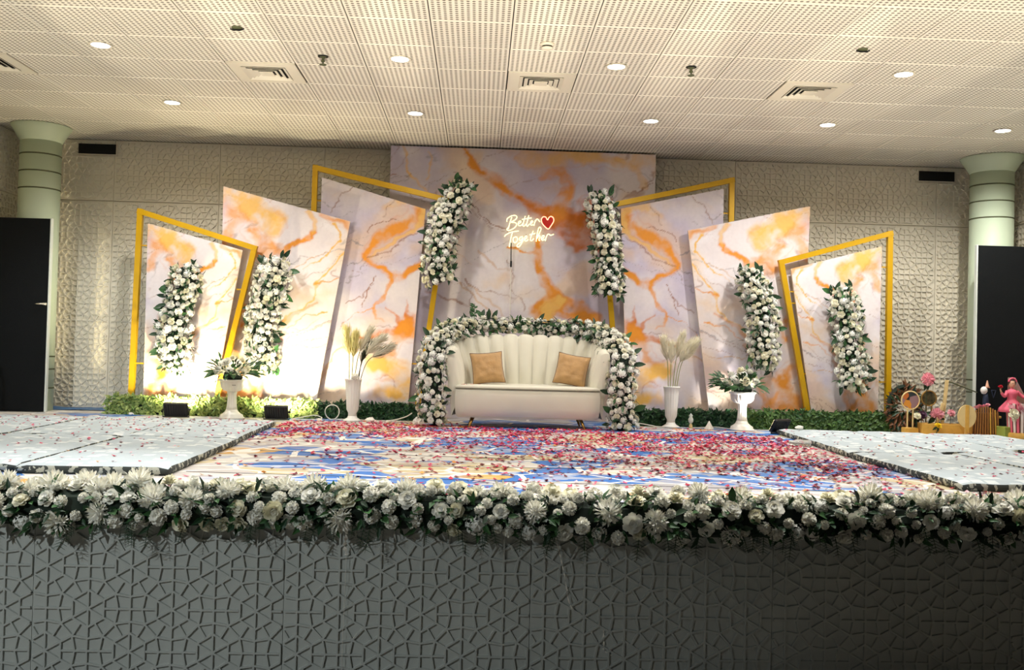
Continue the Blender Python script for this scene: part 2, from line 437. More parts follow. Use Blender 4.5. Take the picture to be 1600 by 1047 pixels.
# black gap boxes in the wall beside the capitals
for x, lab in ((-4.56, 'small black wall opening beside the capital of the pillar, next to the lever-handled board'), (5.50, 'small black wall opening beside the capital of the pillar above the dolls')):
    r = empty('cable_opening', (x, WALL_Y-.024, 3.05), lab, 'wall opening')
    b = MB(); b.box((-.22, -.004, -.06), (.22, .0, .06)); b.build('recess', M_dark, r)
    b = MB(); b.box((-.24, -.012, -.075), (.24, 0, -.06)); b.box((.22, -.012, -.06), (.235, 0, .06)); b.build('rim', M_side, r)

# black boards
def board(x0, x1, y, lab, handle):
    r = empty('black_board', ((x0+x1)/2, y, 0), lab, 'board', 'black boards at the stage sides'); w = (x1-x0)/2
    b = MB(); b.bbox((-w, -.022, .004), (w, .022, 2.10), .004); pan = b.build('panel', M_black, r)
    ex = w if handle else -w
    b = MB(); b.bbox((ex-.004 if handle else ex-.012, -.026, .0), (ex+.012 if handle else ex+.004, .026, 2.106), .003); b.build('edge_strip', M_edge, r)
    if handle:
        b = MB(); b.lathe([(.022, 0), (.022, .008), (.012, .012), (.012, .045)], 14)
        M = Matrix.Translation((w-.03, -.022, 1.17)) @ Matrix.Rotation(PI/2, 4, 'X'); b.v = [tuple(M @ Vector(v)) for v in b.v]
        b.tube([(w-.03, -.064, 1.17), (w-.075, -.066, 1.17), (w-.125, -.060, 1.168)], [.011, .010, .008], 8); o = b.build('lever_handle', M_chrome, pan, True); o['label'] = 'steel lever handle'
board(-5.375, -4.685, 10.62, 'black felt board with a steel lever handle before a pillar', True)
board(5.50, 6.30, 10.5, 'plain black board standing behind the doll and craft pieces', False)

# vein outlines of the prints (x, z in metres), widths, ink, strength
VEINS_CENTRE = [
([(-0.263,3.19),(-0.177,3.089),(-0.091,2.967),(0.12,2.808),(0.331,2.648),(0.563,2.489),(0.71,2.411),(0.919,2.355),(1.128,2.299)],0.02,0.14, 'o',0.95),
([(0.416,2.568),(0.606,2.428),(0.795,2.351),(1.004,2.295),(1.19,2.343),(1.291,2.45)],0.06,0.2, 'r',0.8),
([(0.838,2.29),(1.048,2.193),(1.175,2.113),(1.299,2.117)],0.1,0.14, 'r',0.75),
([(0.699,2.847),(0.906,2.875),(1.014,2.732),(0.935,2.563),(0.897,2.396)],0.06,0.1, 'o',0.7),
([(0.444,3.068),(0.798,3.038),(1.213,3.093),(1.527,3.041),(2.007,3.077)],0.1,0.14, 'y',0.6),
([(1.589,3.064),(1.78,2.965),(1.91,2.761)],0.05,0.05, 'y',0.5),
([(0.656,2.077),(0.63,1.91),(0.686,1.746),(0.773,1.562),(0.911,1.421),(1.071,1.281),(1.28,1.203)],0.035,0.1, 'o',0.95),
([(0.306,2.004),(0.391,1.945),(0.516,1.907),(0.63,1.9)],0.02,0.025, 'o',0.85),
([(0.656,1.269),(0.862,1.337),(1.071,1.281),(1.261,1.141)],0.1,0.16, 'o',0.8),
([(0.922,1.401),(0.801,1.294),(0.701,1.126)],0.06,0.1, 'y',0.8),
([(-0.162,2.529),(0.007,2.389),(0.176,2.249),(0.282,2.149)],0.006,0.01, 'b',0.8),
([(-0.118,2.427),(0.071,2.288),(0.262,2.127)],0.005,0.005, 'b',0.6),
([(0.311,1.818),(0.388,1.634),(0.319,1.529),(0.446,1.388),(0.512,1.265)],0.008,0.012, 'b',0.7),
([(-0.023,1.953),(0.146,1.813),(0.314,1.715)],0.02,0.02, 't',0.5),
([(-0.2,1.638),(-0.012,1.519),(0.155,1.483),(0.363,1.427)],0.008,0.012, 'b',0.6),
([(-0.24,1.596),(-0.049,1.394),(0.119,1.255),(0.206,1.077)],0.012,0.02, 't',0.7),
([(-0.137,1.578),(0.116,1.378),(0.33,1.095)],0.02,0.03, 't',0.6),
([(-0.607,1.461),(-0.441,1.404),(-0.254,1.347),(-0.046,1.25)],0.03,0.015, 'b',0.7),
([(-0.942,3.167),(-0.895,2.961),(-0.808,2.778),(-0.639,2.618)],0.02,0.03, 'y',0.7),
([(-0.674,3.134),(-0.596,2.93),(-0.622,2.763)],0.015,0.02, 'y',0.6),
([(-1.08,2.81),(-0.932,2.815),(-0.81,2.84)],0.004,0.004, 'b',0.6),
([(2.024,2.806),(1.889,2.75),(1.745,2.672),(1.535,2.728),(1.324,2.805)],0.006,0.006, 'b',0.6),
([(-0.516,1.897),(-0.311,1.924),(-0.102,1.827)],0.01,0.01, 't',0.5),
([(1.299,2.117),(1.407,1.954),(1.351,1.703),(1.439,1.498)],0.02,0.01, 't',0.5),
]
VEINS_TALL = [
([(-0.582,2.482),(-0.659,2.4),(-0.866,2.247),(-1.048,2.108),(-1.228,1.97),(-1.35,1.807)],0.13,0.05, 'o',0.85),
([(-0.632,2.401),(-0.811,2.155),(-1.043,1.962),(-1.276,1.796)],0.05,0.02, 'y',0.7),
([(-0.66,2.453),(-0.926,2.471),(-1.134,2.358)],0.1,0.03, 'y',0.55),
([(-1.35,1.807),(-1.221,1.692),(-1.059,1.59),(-0.901,1.595),(-0.707,1.747),(-0.616,1.816)],0.05,0.06, 'o',0.9),
([(-1.059,1.564),(-1.108,1.43),(-1.196,1.295),(-1.178,1.137),(-1.072,1.092)],0.035,0.015, 'o',0.9),
([(-1.182,1.269),(-1.365,1.211),(-1.493,1.102),(-1.595,0.993)],0.008,0.006, 'o',0.7),
([(-0.859,1.039),(-0.731,1.175),(-0.605,1.391)],0.1,0.02, 'r',0.9),
([(-0.833,1.04),(-1.016,0.982),(-1.225,0.924),(-1.381,0.853)],0.09,0.012, 'r',0.85),
([(-0.885,1.039),(-0.995,1.168),(-1.103,1.271)],0.05,0.006, 'r',0.8),
([(-0.859,1.039),(-0.839,1.278),(-0.854,1.331)],0.04,0.005, 'r',0.8),
([(-0.859,1.039),(-0.725,0.963),(-0.594,1.02)],0.12,0.08, 'o',0.9),
([(-0.885,1.012),(-0.958,0.798),(-1.086,0.663)],0.08,0.1, 'o',0.7),
([(-1.215,0.58),(-1.005,0.612),(-0.817,0.485)],0.12,0.16, 'y',0.85),
([(-1.181,0.317),(-0.969,0.27),(-0.813,0.326)],0.14,0.16, 'y',0.85),
([(-1.486,2.653),(-1.587,2.504),(-1.673,2.315)],0.012,0.008, 'b',0.8),
([(-1.285,2.088),(-1.247,2.163),(-1.103,2.2),(-0.998,2.23)],0.006,0.006, 'b',0.8),
([(-0.979,2.496),(-1.082,2.387),(-1.131,2.252)],0.008,0.006, 'b',0.7),
([(-1.573,2.026),(-1.467,2.003),(-1.346,1.94)],0.006,0.006, 'g',0.8),
([(-1.563,1.708),(-1.433,1.739),(-1.342,1.808)],0.006,0.006, 'g',0.8),
([(-1.585,1.549),(-1.455,1.606),(-1.302,1.769)],0.006,0.006, 'g',0.7),
([(-1.256,1.558),(-1.319,1.45),(-1.336,1.318)],0.008,0.006, 'b',0.8),
([(-1.552,1.312),(-1.421,1.342),(-1.267,1.478)],0.006,0.006, 'b',0.6),
([(-1.303,1.796),(-1.093,1.855),(-0.862,2.074),(-0.653,2.187)],0.01,0.006, 'b',0.6),
([(-1.596,1.02),(-1.493,1.102),(-1.416,1.157)],0.006,0.006, 'g',0.7),
([(-1.432,0.813),(-1.587,0.729),(-1.688,0.595),(-1.762,0.408)],0.015,0.03, 't',0.7),
([(-1.795,2.444),(-1.662,2.369),(-1.557,2.398)],0.005,0.005, 'g',0.5),
]
VEINS_WIDE = [
([(-2.886,2.494),(-2.712,2.425),(-2.487,2.283),(-2.36,2.162)],0.18,0.16, 'y',0.8),
([(-2.881,2.32),(-2.827,2.173),(-2.895,1.997)],0.14,0.08, 'o',0.6),
([(-2.603,2.056),(-2.477,1.96),(-2.498,1.836),(-2.4,1.863)],0.14,0.12, 'o',0.75),
([(-1.915,2.077),(-2.01,1.974),(-2.155,1.871),(-2.301,1.812)],0.025,0.05, 'o',0.9),
([(-1.822,2.278),(-1.647,2.209),(-1.472,2.152)],0.05,0.08, 'o',0.7),
([(-1.995,2.298),(-1.893,2.177),(-1.939,2.051)],0.05,0.02, 'y',0.6),
([(-1.671,2.183),(-1.629,2.011),(-1.759,1.82),(-2.025,1.663)],0.02,0.006, 'y',0.85),
([(-1.493,2.015),(-1.587,1.838),(-1.729,1.635),(-1.872,1.482),(-1.893,1.357),(-2.012,1.217),(-2.181,1.126),(-2.227,1.026)],0.012,0.02, 'y',0.8),
([(-1.872,1.482),(-1.775,1.529),(-1.579,1.564)],0.02,0.006, 'o',0.8),
([(-1.765,1.187),(-1.838,1.148),(-1.96,1.132),(-2.153,1.003)],0.018,0.008, 'o',0.8),
([(-2.147,1.623),(-1.931,1.803),(-1.736,1.858)],0.006,0.006, 't',0.8),
([(-2.18,1.076),(-2.036,1.179),(-1.891,1.283)],0.05,0.01, 'o',0.5),
([(-1.664,1.09),(-1.785,1.037),(-1.955,0.959),(-2.104,1.004)],0.006,0.006, 'g',0.7),
([(-1.704,0.779),(-1.9,0.762),(-2.122,0.781),(-2.223,0.877)],0.006,0.006, 't',0.7),
([(-2.175,0.928),(-2.271,0.826),(-2.365,0.7)],0.04,0.06, 'o',0.6),
([(-2.676,1.261),(-2.598,1.114),(-2.644,1.014)],0.08,0.06, 'o',0.75),
([(-2.78,0.665),(-2.627,0.471),(-2.548,0.276)],0.14,0.14, 'o',0.8),
([(-2.433,0.526),(-2.55,0.35),(-2.768,0.271)],0.1,0.16, 'o',0.7),
([(-2.584,1.461),(-2.415,1.54),(-2.217,1.497)],0.03,0.02, 't',0.5),
]
NEON = [
('B', [(0.338,2.345),(0.323,2.296),(0.309,2.245),(0.3,2.206)]),
('B', [(0.282,2.292),(0.286,2.324),(0.328,2.356),(0.373,2.366),(0.397,2.35),(0.383,2.32),(0.333,2.285),(0.375,2.284),(0.396,2.263),(0.379,2.228),(0.339,2.2),(0.301,2.188),(0.286,2.202),(0.312,2.235)]),
('e', [(0.41,2.267),(0.439,2.284),(0.445,2.3),(0.425,2.299),(0.413,2.273),(0.423,2.249),(0.452,2.255),(0.474,2.282)]),
('t', [(0.494,2.362),(0.478,2.301),(0.469,2.256),(0.483,2.244),(0.506,2.27)]),
('t', [(0.457,2.321),(0.514,2.333)]),
('t2', [(0.535,2.37),(0.519,2.302),(0.511,2.257),(0.524,2.246),(0.544,2.271)]),
('t2', [(0.514,2.333),(0.568,2.343)]),
('e2', [(0.551,2.271),(0.576,2.29),(0.582,2.305),(0.566,2.304),(0.556,2.278),(0.566,2.258),(0.589,2.266)]),
('r', [(0.613,2.315),(0.596,2.252)]),
('r', [(0.603,2.289),(0.629,2.33),(0.648,2.322),(0.666,2.299)]),
('T', [(0.261,2.115),(0.275,2.138),(0.333,2.169),(0.422,2.187)]),
('T', [(0.352,2.171),(0.335,2.105),(0.318,1.996)]),
('o', [(0.382,2.114),(0.363,2.103),(0.362,2.067),(0.381,2.049),(0.406,2.069),(0.409,2.101),(0.393,2.118),(0.382,2.114)]),
('g', [(0.471,2.122),(0.446,2.116),(0.434,2.092),(0.449,2.075),(0.474,2.109),(0.465,2.058),(0.439,2.012),(0.417,2.0),(0.407,2.018),(0.432,2.044),(0.479,2.074)]),
('e3', [(0.488,2.084),(0.515,2.107),(0.517,2.128),(0.499,2.123),(0.49,2.09),(0.508,2.072),(0.536,2.09)]),
('t3', [(0.591,2.192),(0.565,2.118),(0.562,2.086),(0.575,2.077),(0.6,2.103)]),
('t3', [(0.549,2.146),(0.617,2.164)]),
('h', [(0.635,2.114),(0.676,2.198),(0.68,2.227),(0.665,2.238),(0.65,2.217),(0.634,2.139),(0.629,2.07)]),
('h', [(0.633,2.101),(0.659,2.139),(0.671,2.128),(0.659,2.089),(0.672,2.08)]),
('e4', [(0.685,2.096),(0.714,2.119),(0.718,2.141),(0.699,2.138),(0.688,2.106),(0.701,2.086),(0.728,2.099)]),
('r2', [(0.748,2.14),(0.733,2.08)]),
('r2', [(0.739,2.114),(0.761,2.158),(0.78,2.157),(0.795,2.147),(0.83,2.161)]),
('heart', [(0.754,2.325),(0.731,2.357),(0.7,2.358),(0.682,2.326),(0.694,2.282),(0.73,2.241),(0.766,2.221),(0.797,2.26),(0.825,2.312),(0.82,2.35),(0.794,2.367),(0.769,2.353),(0.754,2.325)]),
]

# ------------------------------------------------------------------ printed marble backdrop boards
INK = {'o': lin('e08f26'), 'r': lin('cc7016'), 'y': lin('e6b45c'), 'b': lin('8f5a3c'), 'g': lin('8d8488'), 't': lin('c9a27c')}
def fbm(x, z, seed, octs=4, base=1.0):
    """smooth lattice noise in numpy, roughly -1..1"""
    out = np.zeros_like(x); amp = 1.; tot = 0
    for o in range(octs):
        rs = np.random.RandomState(seed*17+o); T = rs.rand(64, 64)*2-1
        X = x*base*2**o+31.7*o+seed; Z = z*base*2**o+11.3*o+seed*.7
        xi = np.floor(X).astype(int); zi = np.floor(Z).astype(int); fx = X-xi; fz = Z-zi
        fx = fx*fx*(3-2*fx); fz = fz*fz*(3-2*fz)
        g = lambda i, j: T[(xi+i) % 64, (zi+j) % 64]
        out += amp*((g(0,0)*(1-fx)+g(1,0)*fx)*(1-fz)+(g(0,1)*(1-fx)+g(1,1)*fx)*fz); tot += amp; amp *= .5
    return out/tot*1.6
def sstep(a, b, v):
    t = np.clip((v-a)/(b-a), 0, 1); return t*t*(3-2*t)
def seg_dist(x, z, pts):
    D = np.full(x.shape, 9.); Tt = np.zeros(x.shape); n = len(pts)-1
    for i in range(n):
        ax, az = pts[i]; bx, bz = pts[i+1]; dx, dz = bx-ax, bz-az; L = dx*dx+dz*dz+1e-12
        t = np.clip(((x-ax)*dx+(z-az)*dz)/L, 0, 1); d = np.hypot(x-ax-t*dx, z-az-t*dz)
        m = d < D; D = np.where(m, d, D); Tt = np.where(m, (i+t)/n, Tt)
    return D, Tt
def marble(x, z, veins, seed):
    w1x = .05*fbm(x, z, seed, 4, 2.2)+.030*fbm(x, z, seed+5, 4, 10); w1z = .05*fbm(x, z, seed+1, 4, 2.2)+.030*fbm(x, z, seed+6, 4, 10)
    X, Z = x+w1x, z+w1z
    n = fbm(x, z, seed+2, 5, 1.6)
    base = np.empty(x.shape+(3,)); A = np.array(lin('ddd3d3')); B = np.array(lin('c3b9cb')); Cc = np.array(lin('e6e0e2'))
    t = sstep(-.5, .6, n)[..., None]; base[:] = A*(1-t)+B*t
    t = sstep(.1, .8, fbm(x, z, seed+3, 4, 2.5))[..., None]; base = base*(1-t*.6)+Cc*t*.6
    t = (sstep(.05, .7, fbm(X*1.3+Z*.9, Z*2.1-X, seed+4, 4, .9))*.38)[..., None]; base = base*(1-t)+np.array(INK['y'])*t   # faint wash
    # hairlines of the print
    for q in range(3):
        f = np.abs(fbm(X*.7+q, Z*2.2-.9*X, seed+30+q, 3, 1.3)); t = (sstep(.035, .0, f)*sstep(.0, .5, fbm(x, z, seed+40+q, 2, 1.1))*.55)[..., None]
        base = base*(1-t)+np.array(INK['b' if q else 'g'])*t
    gran = .74+.62*fbm(X*1.0+Z*.5, Z-X*.5, seed+9, 5, 6)
    for pts, wa, wb, ink, al in veins:
        pts = [tuple(p) for p in pts]
        d, tt = seg_dist(X, Z, pts); kf = 1.9 if max(wa, wb) >= .1 else (1.45 if max(wa, wb) > .03 else 1.15); w = (wa+(wb-wa)*tt)*.5*kf; al = min(al*1.12, 1)
        if max(wa, wb) > .055:
            soft = w*.9; edge = w*(.75+.55*fbm(x, z, seed+11, 4, 6))
            m = sstep(edge+soft*.55, np.maximum(edge-soft*.5, 0), d)*np.clip(gran+.15, .25, 1.15)
        else:
            m = sstep(w*1.25+.004, w*.45, d)*np.clip(gran+.25, .3, 1.1)*np.clip(1.25-.5*tt, 0, 1)
        m = np.clip(m*al, 0, 1)[..., None]; base = base*(1-m)+np.array(INK[ink])*m
        if wa+wb > .05:                      # darker rim of the ink pool
            rim = (np.exp(-((d-w*1.0)/(.012))**2)*.28*al*np.clip(gran, 0, 1))[..., None]; base = base*(1-rim)+np.array(INK['r'])*rim
    return np.clip(base, 0, 1)
kx = NT('marble_print'); at = kx.n('ShaderNodeAttribute', attribute_name='print')
k2 = kx.noise(26, 5); hs = kx.n('ShaderNodeHueSaturation'); kx.l(at.outputs['Color'], hs.inputs['Color'])
kx.l(kx.math('ADD', kx.math('MULTIPLY', k2, .16), .92), hs.inputs['Value']); kx.l(hs.outputs[0], kx.b.inputs['Base Color'])
kx.b.inputs['Roughness'].default_value = .5; kx.bump(kx.noise(3.5, 4), .25, .02)
M_marble = kx.m
M_back = mat('board_back', 'b9aa9a', .8)
def print_board(name, quad, y, fmap, veins, seed, parent=None, step=.012, thick=.03):
    """quad = bottom-left, bottom-right, top-right, top-left in (x, z); printed front face at y"""
    bl, br, tr_, tl = [np.array(q, float) for q in quad]
    nu = int(max(np.linalg.norm(br-bl), np.linalg.norm(tr_-tl))/step); nv = int(max(np.linalg.norm(tl-bl), np.linalg.norm(tr_-br))/step)
    u, v = np.meshgrid(np.linspace(0, 1, nu+1), np.linspace(0, 1, nv+1)); u_, v_ = u[..., None], v[..., None]
    P = bl*(1-u_)*(1-v_)+br*u_*(1-v_)+tr_*u_*v_+tl*(1-u_)*v_
    px, pz = fmap(P[..., 0], P[..., 1]); colr = marble(px, pz, veins, seed)
    V = np.empty((nu+1)*(nv+1)*3).reshape(-1, 3); V[:, 0] = P[..., 0].ravel(); V[:, 2] = P[..., 1].ravel(); V[:, 1] = y
    # slack fabric: shallow swell over the board
    sw = .006*fbm(P[..., 0], P[..., 1], seed+60, 3, 2.0)*np.sin(np.clip(u, 0, 1)*PI)*np.sin(np.clip(v, 0, 1)*PI); V[:, 1] -= np.abs(sw.ravel())
    idx = np.arange((nu+1)*(nv+1)).reshape(nv+1, nu+1)
    F = np.stack([idx[:-1, :-1], idx[:-1, 1:], idx[1:, 1:], idx[1:, :-1]], -1).reshape(-1, 4)
    n0 = len(V); corners = [bl, br, tr_, tl]
    E = [(c[0], y, c[1]) for c in corners]+[(c[0], y+thick, c[1]) for c in corners]
    V = np.vstack([V, np.array(E)]); q = lambda *a: [n0+i for i in a]
    F = F.tolist()+[q(0,4,5,1), q(1,5,6,2), q(2,6,7,3), q(3,7,4,0), q(4,7,6,5)]
    me = bpy.data.meshes.new(name); me.from_pydata(V.tolist(), [], F); me.materials.append(M_marble); me.materials.append(M_back)
    ca = me.color_attributes.new('print', 'FLOAT_COLOR', 'POINT'); buf = np.ones((len(V), 4), 'f'); buf[:n0, :3] = colr.reshape(-1, 3); buf[n0:, :3] = lin('d8cdbf')
    ca.data.foreach_set('color', buf.ravel()); me.polygons.foreach_set('material_index', [0]*(len(F)-1)+[1])
    me.update(); return put(name, me, parent)
ident = lambda x, z: (x, z)
def mirror(ax): return lambda x, z: (2*ax-x, z)

r = empty('backdrop_panel', (.465, 11.2, 0), 'tallest upright marble backdrop behind the neon sign, reaching the ceiling', 'backdrop')
def local(r, quad): return [(a-r.location.x, c) for a, c in quad]
def boarded(r, quad, y, fmap, veins, seed, nm='printed_board', step=.012):
    off = r.location.x
    o = print_board(nm, local(r, quad), y-r.location.y, lambda x, z: fmap(x+off, z), veins, seed, r, step)
    return o
boarded(r, [(-1.087, .0), (2.015, .0), (2.015, 3.143), (-1.087, 3.150)], 11.2, ident, VEINS_CENTRE, 3)
b = MB()
for x in (-1.3, 0, 1.3): b.box((x-.02, .03, 0), (x+.02, .07, 3.0))
b.box((-1.4, .03, 1.5), (1.4, .05, 1.54)); b.build('back_bracing', M_stage, r)

def bar(r, p, q, w, y0, y1, nm='frame_bar'):
    """square tube from p to q in the x,z plane"""
    ox, oy = r.location.x, r.location.y
    p = Vector((p[0]-ox, p[1])); q = Vector((q[0]-ox, q[1])); d = (q-p).normalized(); n = Vector((-d.y, d.x))*w*.5; e = d*w*.5
    P = [p-e+n, p-e-n, q+e-n, q+e+n]; b = MB(); b.prism([(v.x, v.y) for v in P], y0-oy, y1-oy)
    me = b.mesh(nm, M_gold); o = put(nm, me, r); o.location.y = -.0015*(len(r.children) % 4); return o
def framed(lab, quad, fr, y, fmap, veins, seed, pegs, grp):
    cx = sum(c[0] for c in quad)/4
    r = empty('framed_backdrop_panel', (cx, y, 0), lab, 'backdrop', grp)
    boarded(r, quad, y, fmap, veins, seed)
    A, B, Cq, D = fr                       # bottom-left, bottom-right, top-right, top-left of the tube centre lines
    for p, q in ((A, D), (D, Cq), (Cq, B)): bar(r, p, q, .058, y-.02, y+.038)
    for p, q in pegs: bar(r, p, q, .014, y+.012, y+.026, 'peg')
    return r
G1 = 'gold framed leaning marble panels'
mapL = lambda x, z: (-2.92+(x+3.71)*1.36, .1+(z-.1)*1.225)
mapR = lambda x, z: mapL(.845-x, z)
framed('small outermost leaning marble panel in a gold frame beside the lever-handled board', [(-3.70, 0), (-2.955, 0), (-2.661, 1.838), (-3.713, 2.106)],
       [(-3.835, 0), (-2.93, 0), (-2.53, 1.865), (-3.800, 2.235)], 10.8, mapL, VEINS_WIDE, 21,
       [((-3.81, 1.86), (-3.70, 1.86)), ((-3.82, .55), (-3.69, .55)), ((-2.71, 1.40), (-2.60, 1.40))], G1)
framed('small outermost leaning marble panel in a gold frame beside the craft clutter', [(3.81, 0), (4.545, 0), (4.556, 2.095), (3.515, 1.809)],
       [(3.775, 0), (4.660, 0), (4.648, 2.243), (3.40, 1.880)], 10.8, mapR, VEINS_WIDE, 21,
       [((4.55, 1.86), (4.65, 1.86)), ((4.55, .55), (4.65, .55)), ((3.45, 1.55), (3.55, 1.55)), ((3.47, 1.42), (3.57, 1.42)), ((3.64, .62), (3.74, .62))], G1)
framed('tall leaning gold-framed marble panel behind the vase of fanned pampas grass, floodlit side', [(-1.85, 0), (-.80, 0), (-.653, 2.388), (-1.841, 2.717)],
       [(-1.93, 0), (-.70, 0), (-.40, 2.50), (-1.917, 2.822)], 11.0, ident, VEINS_TALL, 12,
       [((-1.92, 2.45), (-1.84, 2.45)), ((-.79, .62), (-.63, .62))], G1)
framed('tall leaning gold-framed marble panel behind the vase of upright pampas grass', [(1.72, 0), (2.79, 0), (2.777, 2.732), (1.587, 2.465)],
       [(1.64, 0), (2.885, 0), (2.868, 2.832), (1.375, 2.475)], 11.0, mirror(.467), VEINS_TALL, 12,
       [((2.78, 2.45), (2.87, 2.45)), ((1.58, .62), (1.75, .62))], G1)
r = empty('backdrop_panel', (-2.2, 10.9, 0), 'frameless wide leaning marble panel behind the urn and two floodlights', 'backdrop', 'frameless leaning marble panels')
boarded(r, [(-2.90, 0), (-1.84, 0), (-1.493, 2.209), (-2.922, 2.562)], 10.9, ident, VEINS_WIDE, 21)
b = MB(); b.box((-.3, .03, 0), (-.26, .07, 2.2)); b.box((.25, .03, 0), (.29, .07, 2.1)); b.build('back_bracing', M_stage, r)
r = empty('backdrop_panel', (3.0, 10.9, 0), 'frameless wide leaning marble panel behind the urn with the glaring white bowl', 'backdrop', 'frameless leaning marble panels')
boarded(r, [(2.66, 0), (3.70, 0), (3.756, 2.546), (2.349, 2.224)], 10.9, mirror(.42), VEINS_WIDE, 21)
b = MB(); b.box((-.2, .03, 0), (-.16, .07, 2.1)); b.box((.35, .03, 0), (.39, .07, 2.2)); b.build('back_bracing', M_stage, r)

# neon sign
M_neon = mat('neon_tube', 'fff6cf', .3, emit='fff0a6', estr=1.7)
M_neonr = mat('neon_heart_tube', 'ffd9c0', .3, emit='ffb890', estr=1.5)
M_heart = mat('heart_acrylic', 'c4241c', .3, emit='d8261c', estr=.12)
r = empty('neon_sign', (.56, 11.12, 2.2), 'glowing yellow neon script sign reading Better Together with a red heart', 'sign')
letters = {}
for nm, pts in NEON: letters.setdefault(nm, []).append(pts)
loc = r.location
for nm, strokes in letters.items():
    b = MB()
    for pts in strokes:
        closed = nm == 'heart'
        p3 = [(a-loc.x, 0, c-loc.z) for a, c in pts]
        if closed: p3 = p3[:-1]
        b.tube(crom(p3, 5, closed), .0062 if not closed else .0065, 6, closed=closed)
    o = b.build('heart_outline' if nm == 'heart' else 'neon_letter', M_neonr if nm == 'heart' else M_neon, r, True)
    if nm == 'heart': o['label'] = 'pale glowing tube outlining the heart'
hp = [(a-loc.x, c-loc.z) for a, c in letters['heart'][0][:-1]]; c0 = (sum(p[0] for p in hp)/len(hp), sum(p[1] for p in hp)/len(hp))
b = MB(); b.prism([(q.x, q.y) for q in [Vector(((p[0]-c0[0])*.93+c0[0], (p[1]-c0[1])*.93+c0[1])) for p in hp]][::-1], .0, .006)
o = b.build('heart_fill', M_heart, r); o['label'] = 'red acrylic heart filling'
b = MB(); b.tube([(-.22, .03, -.15), (-.218, .035, -.30), (-.215, .04, -.42)], .006, 6); b.tube([(-.215, .04, -.36), (-.215, .04, -.43)], .011, 8); b.build('plug', M_blackp, r)
b = MB(); b.tube(crom([(-.215, .04, -.43), (-.213, .06, -.8), (-.21, .065, -1.3), (-.205, .06, -2.0), (-.19, .0, -2.185)], 4), .004, 6); b.build('cord', M_cable, r)
for x, z in ((-.15, .08), (.12, .12), (-.05, -.05), (.15, -.04)):
    b = MB(); b.tube([(x, .0, z), (x, .078, z)], .004, 6); b.build('standoff', M_chrome, r)

# ------------------------------------------------------------------ flowers, leaves, garlands
rf = random.Random(11)
def petal(b, a, r0, r1, w, z0, z1, curl, seg=2, mi=0):
    """one cupped petal leaving the axis at angle a"""
    ca, sa = math.cos(a), math.sin(a); vs = []
    for i in range(seg+1):
        t = i/seg; rr = r0+(r1-r0)*t; zz = z0+(z1-z0)*math.sin(t*PI*.5)-curl*max(0, t-.6); ww = w*(.45+.8*t-.55*t*t)
        for s in (-1, 0, 1):
            q = rr-abs(s)*ww*.22; vs.append((q*ca-s*ww*sa*.5, q*sa+s*ww*ca*.5, zz+abs(s)*ww*.10))
    fs = []
    for i in range(seg):
        for s in range(2): fs.append((i*3+s, i*3+s+1, i*3+4+s, i*3+3+s))
    b.add(vs, fs, mi)
def rose_mesh(seed):
    R = random.Random(seed); b = MB()
    b.lathe([(.0, .05), (.12, .30), (.30, .52), (.34, .70), (.24, .82), (.10, .80), (0, .72)], 8)
    for ring, (n, r0, r1, w, z0, z1, c) in enumerate(((4, .12, .36, .62, .15, .92, .0), (5, .16, .62, .80, .08, .80, .10), (6, .18, .86, .95, .02, .58, .22), (6, .15, 1.0, 1.0, -.05, .25, .15))):
        o = R.random()*6
        for i in range(n): petal(b, o+2*PI*i/n+R.uniform(-.2, .2), r0, r1*R.uniform(.92, 1.08), w, z0, z1*R.uniform(.9, 1.1), c)
    return b
def mum_mesh(seed):
    R = random.Random(seed); b = MB()
    for k in range(120):
        t = (k+.5)/120; th = PI*.60*math.sqrt(t); a = k*2.39996; L = R.uniform(.85, 1.08)
        d = Vector((math.sin(th)*math.cos(a), math.sin(th)*math.sin(a), math.cos(th))); s = d.orthogonal().normalized(); s = (Matrix.Rotation(R.random()*6, 3, d) @ s)*.085
        n = d.cross(s).normalized()*.05; base = Vector((0, 0, .15)); p1 = base+d*.35; p2 = base+d*L*.8+n*.4; p3 = base+d*L*.92+Vector((0, 0, .06))
        b.add([p1-s*.5, p1+s*.5, p2+s, p2-s, p3], [(0, 1, 2, 3), (3, 2, 4)])
    b.lathe([(0, -.1), (.4, .0), (.5, .25), (.3, .5), (0, .6)], 8); return b
def carn_mesh(seed):
    R = random.Random(seed); b = MB()
    for k in range(46):
        t = (k+.5)/46; th = PI*.58*math.sqrt(t); a = k*2.39996
        d = Vector((math.sin(th)*math.cos(a), math.sin(th)*math.sin(a), math.cos(th))); s = (Matrix.Rotation(R.random()*6, 3, d) @ d.orthogonal().normalized())
        n = d.cross(s); base = Vector((0, 0, .2)); p = base+d*.45; q = base+d*R.uniform(.72, .86); w = .24; z = .07
        b.add([p-s*w*.5, p+s*w*.5, q+s*w+n*z, q+n*-z, q-s*w+n*z, q+d*.06+s*w*.5-n*z], [(0, 1, 3), (1, 2, 5, 3), (0, 3, 4)])
    b.lathe([(0, -.2), (.35, .0), (.6, .3), (.45, .62), (0, .78)], 8); return b
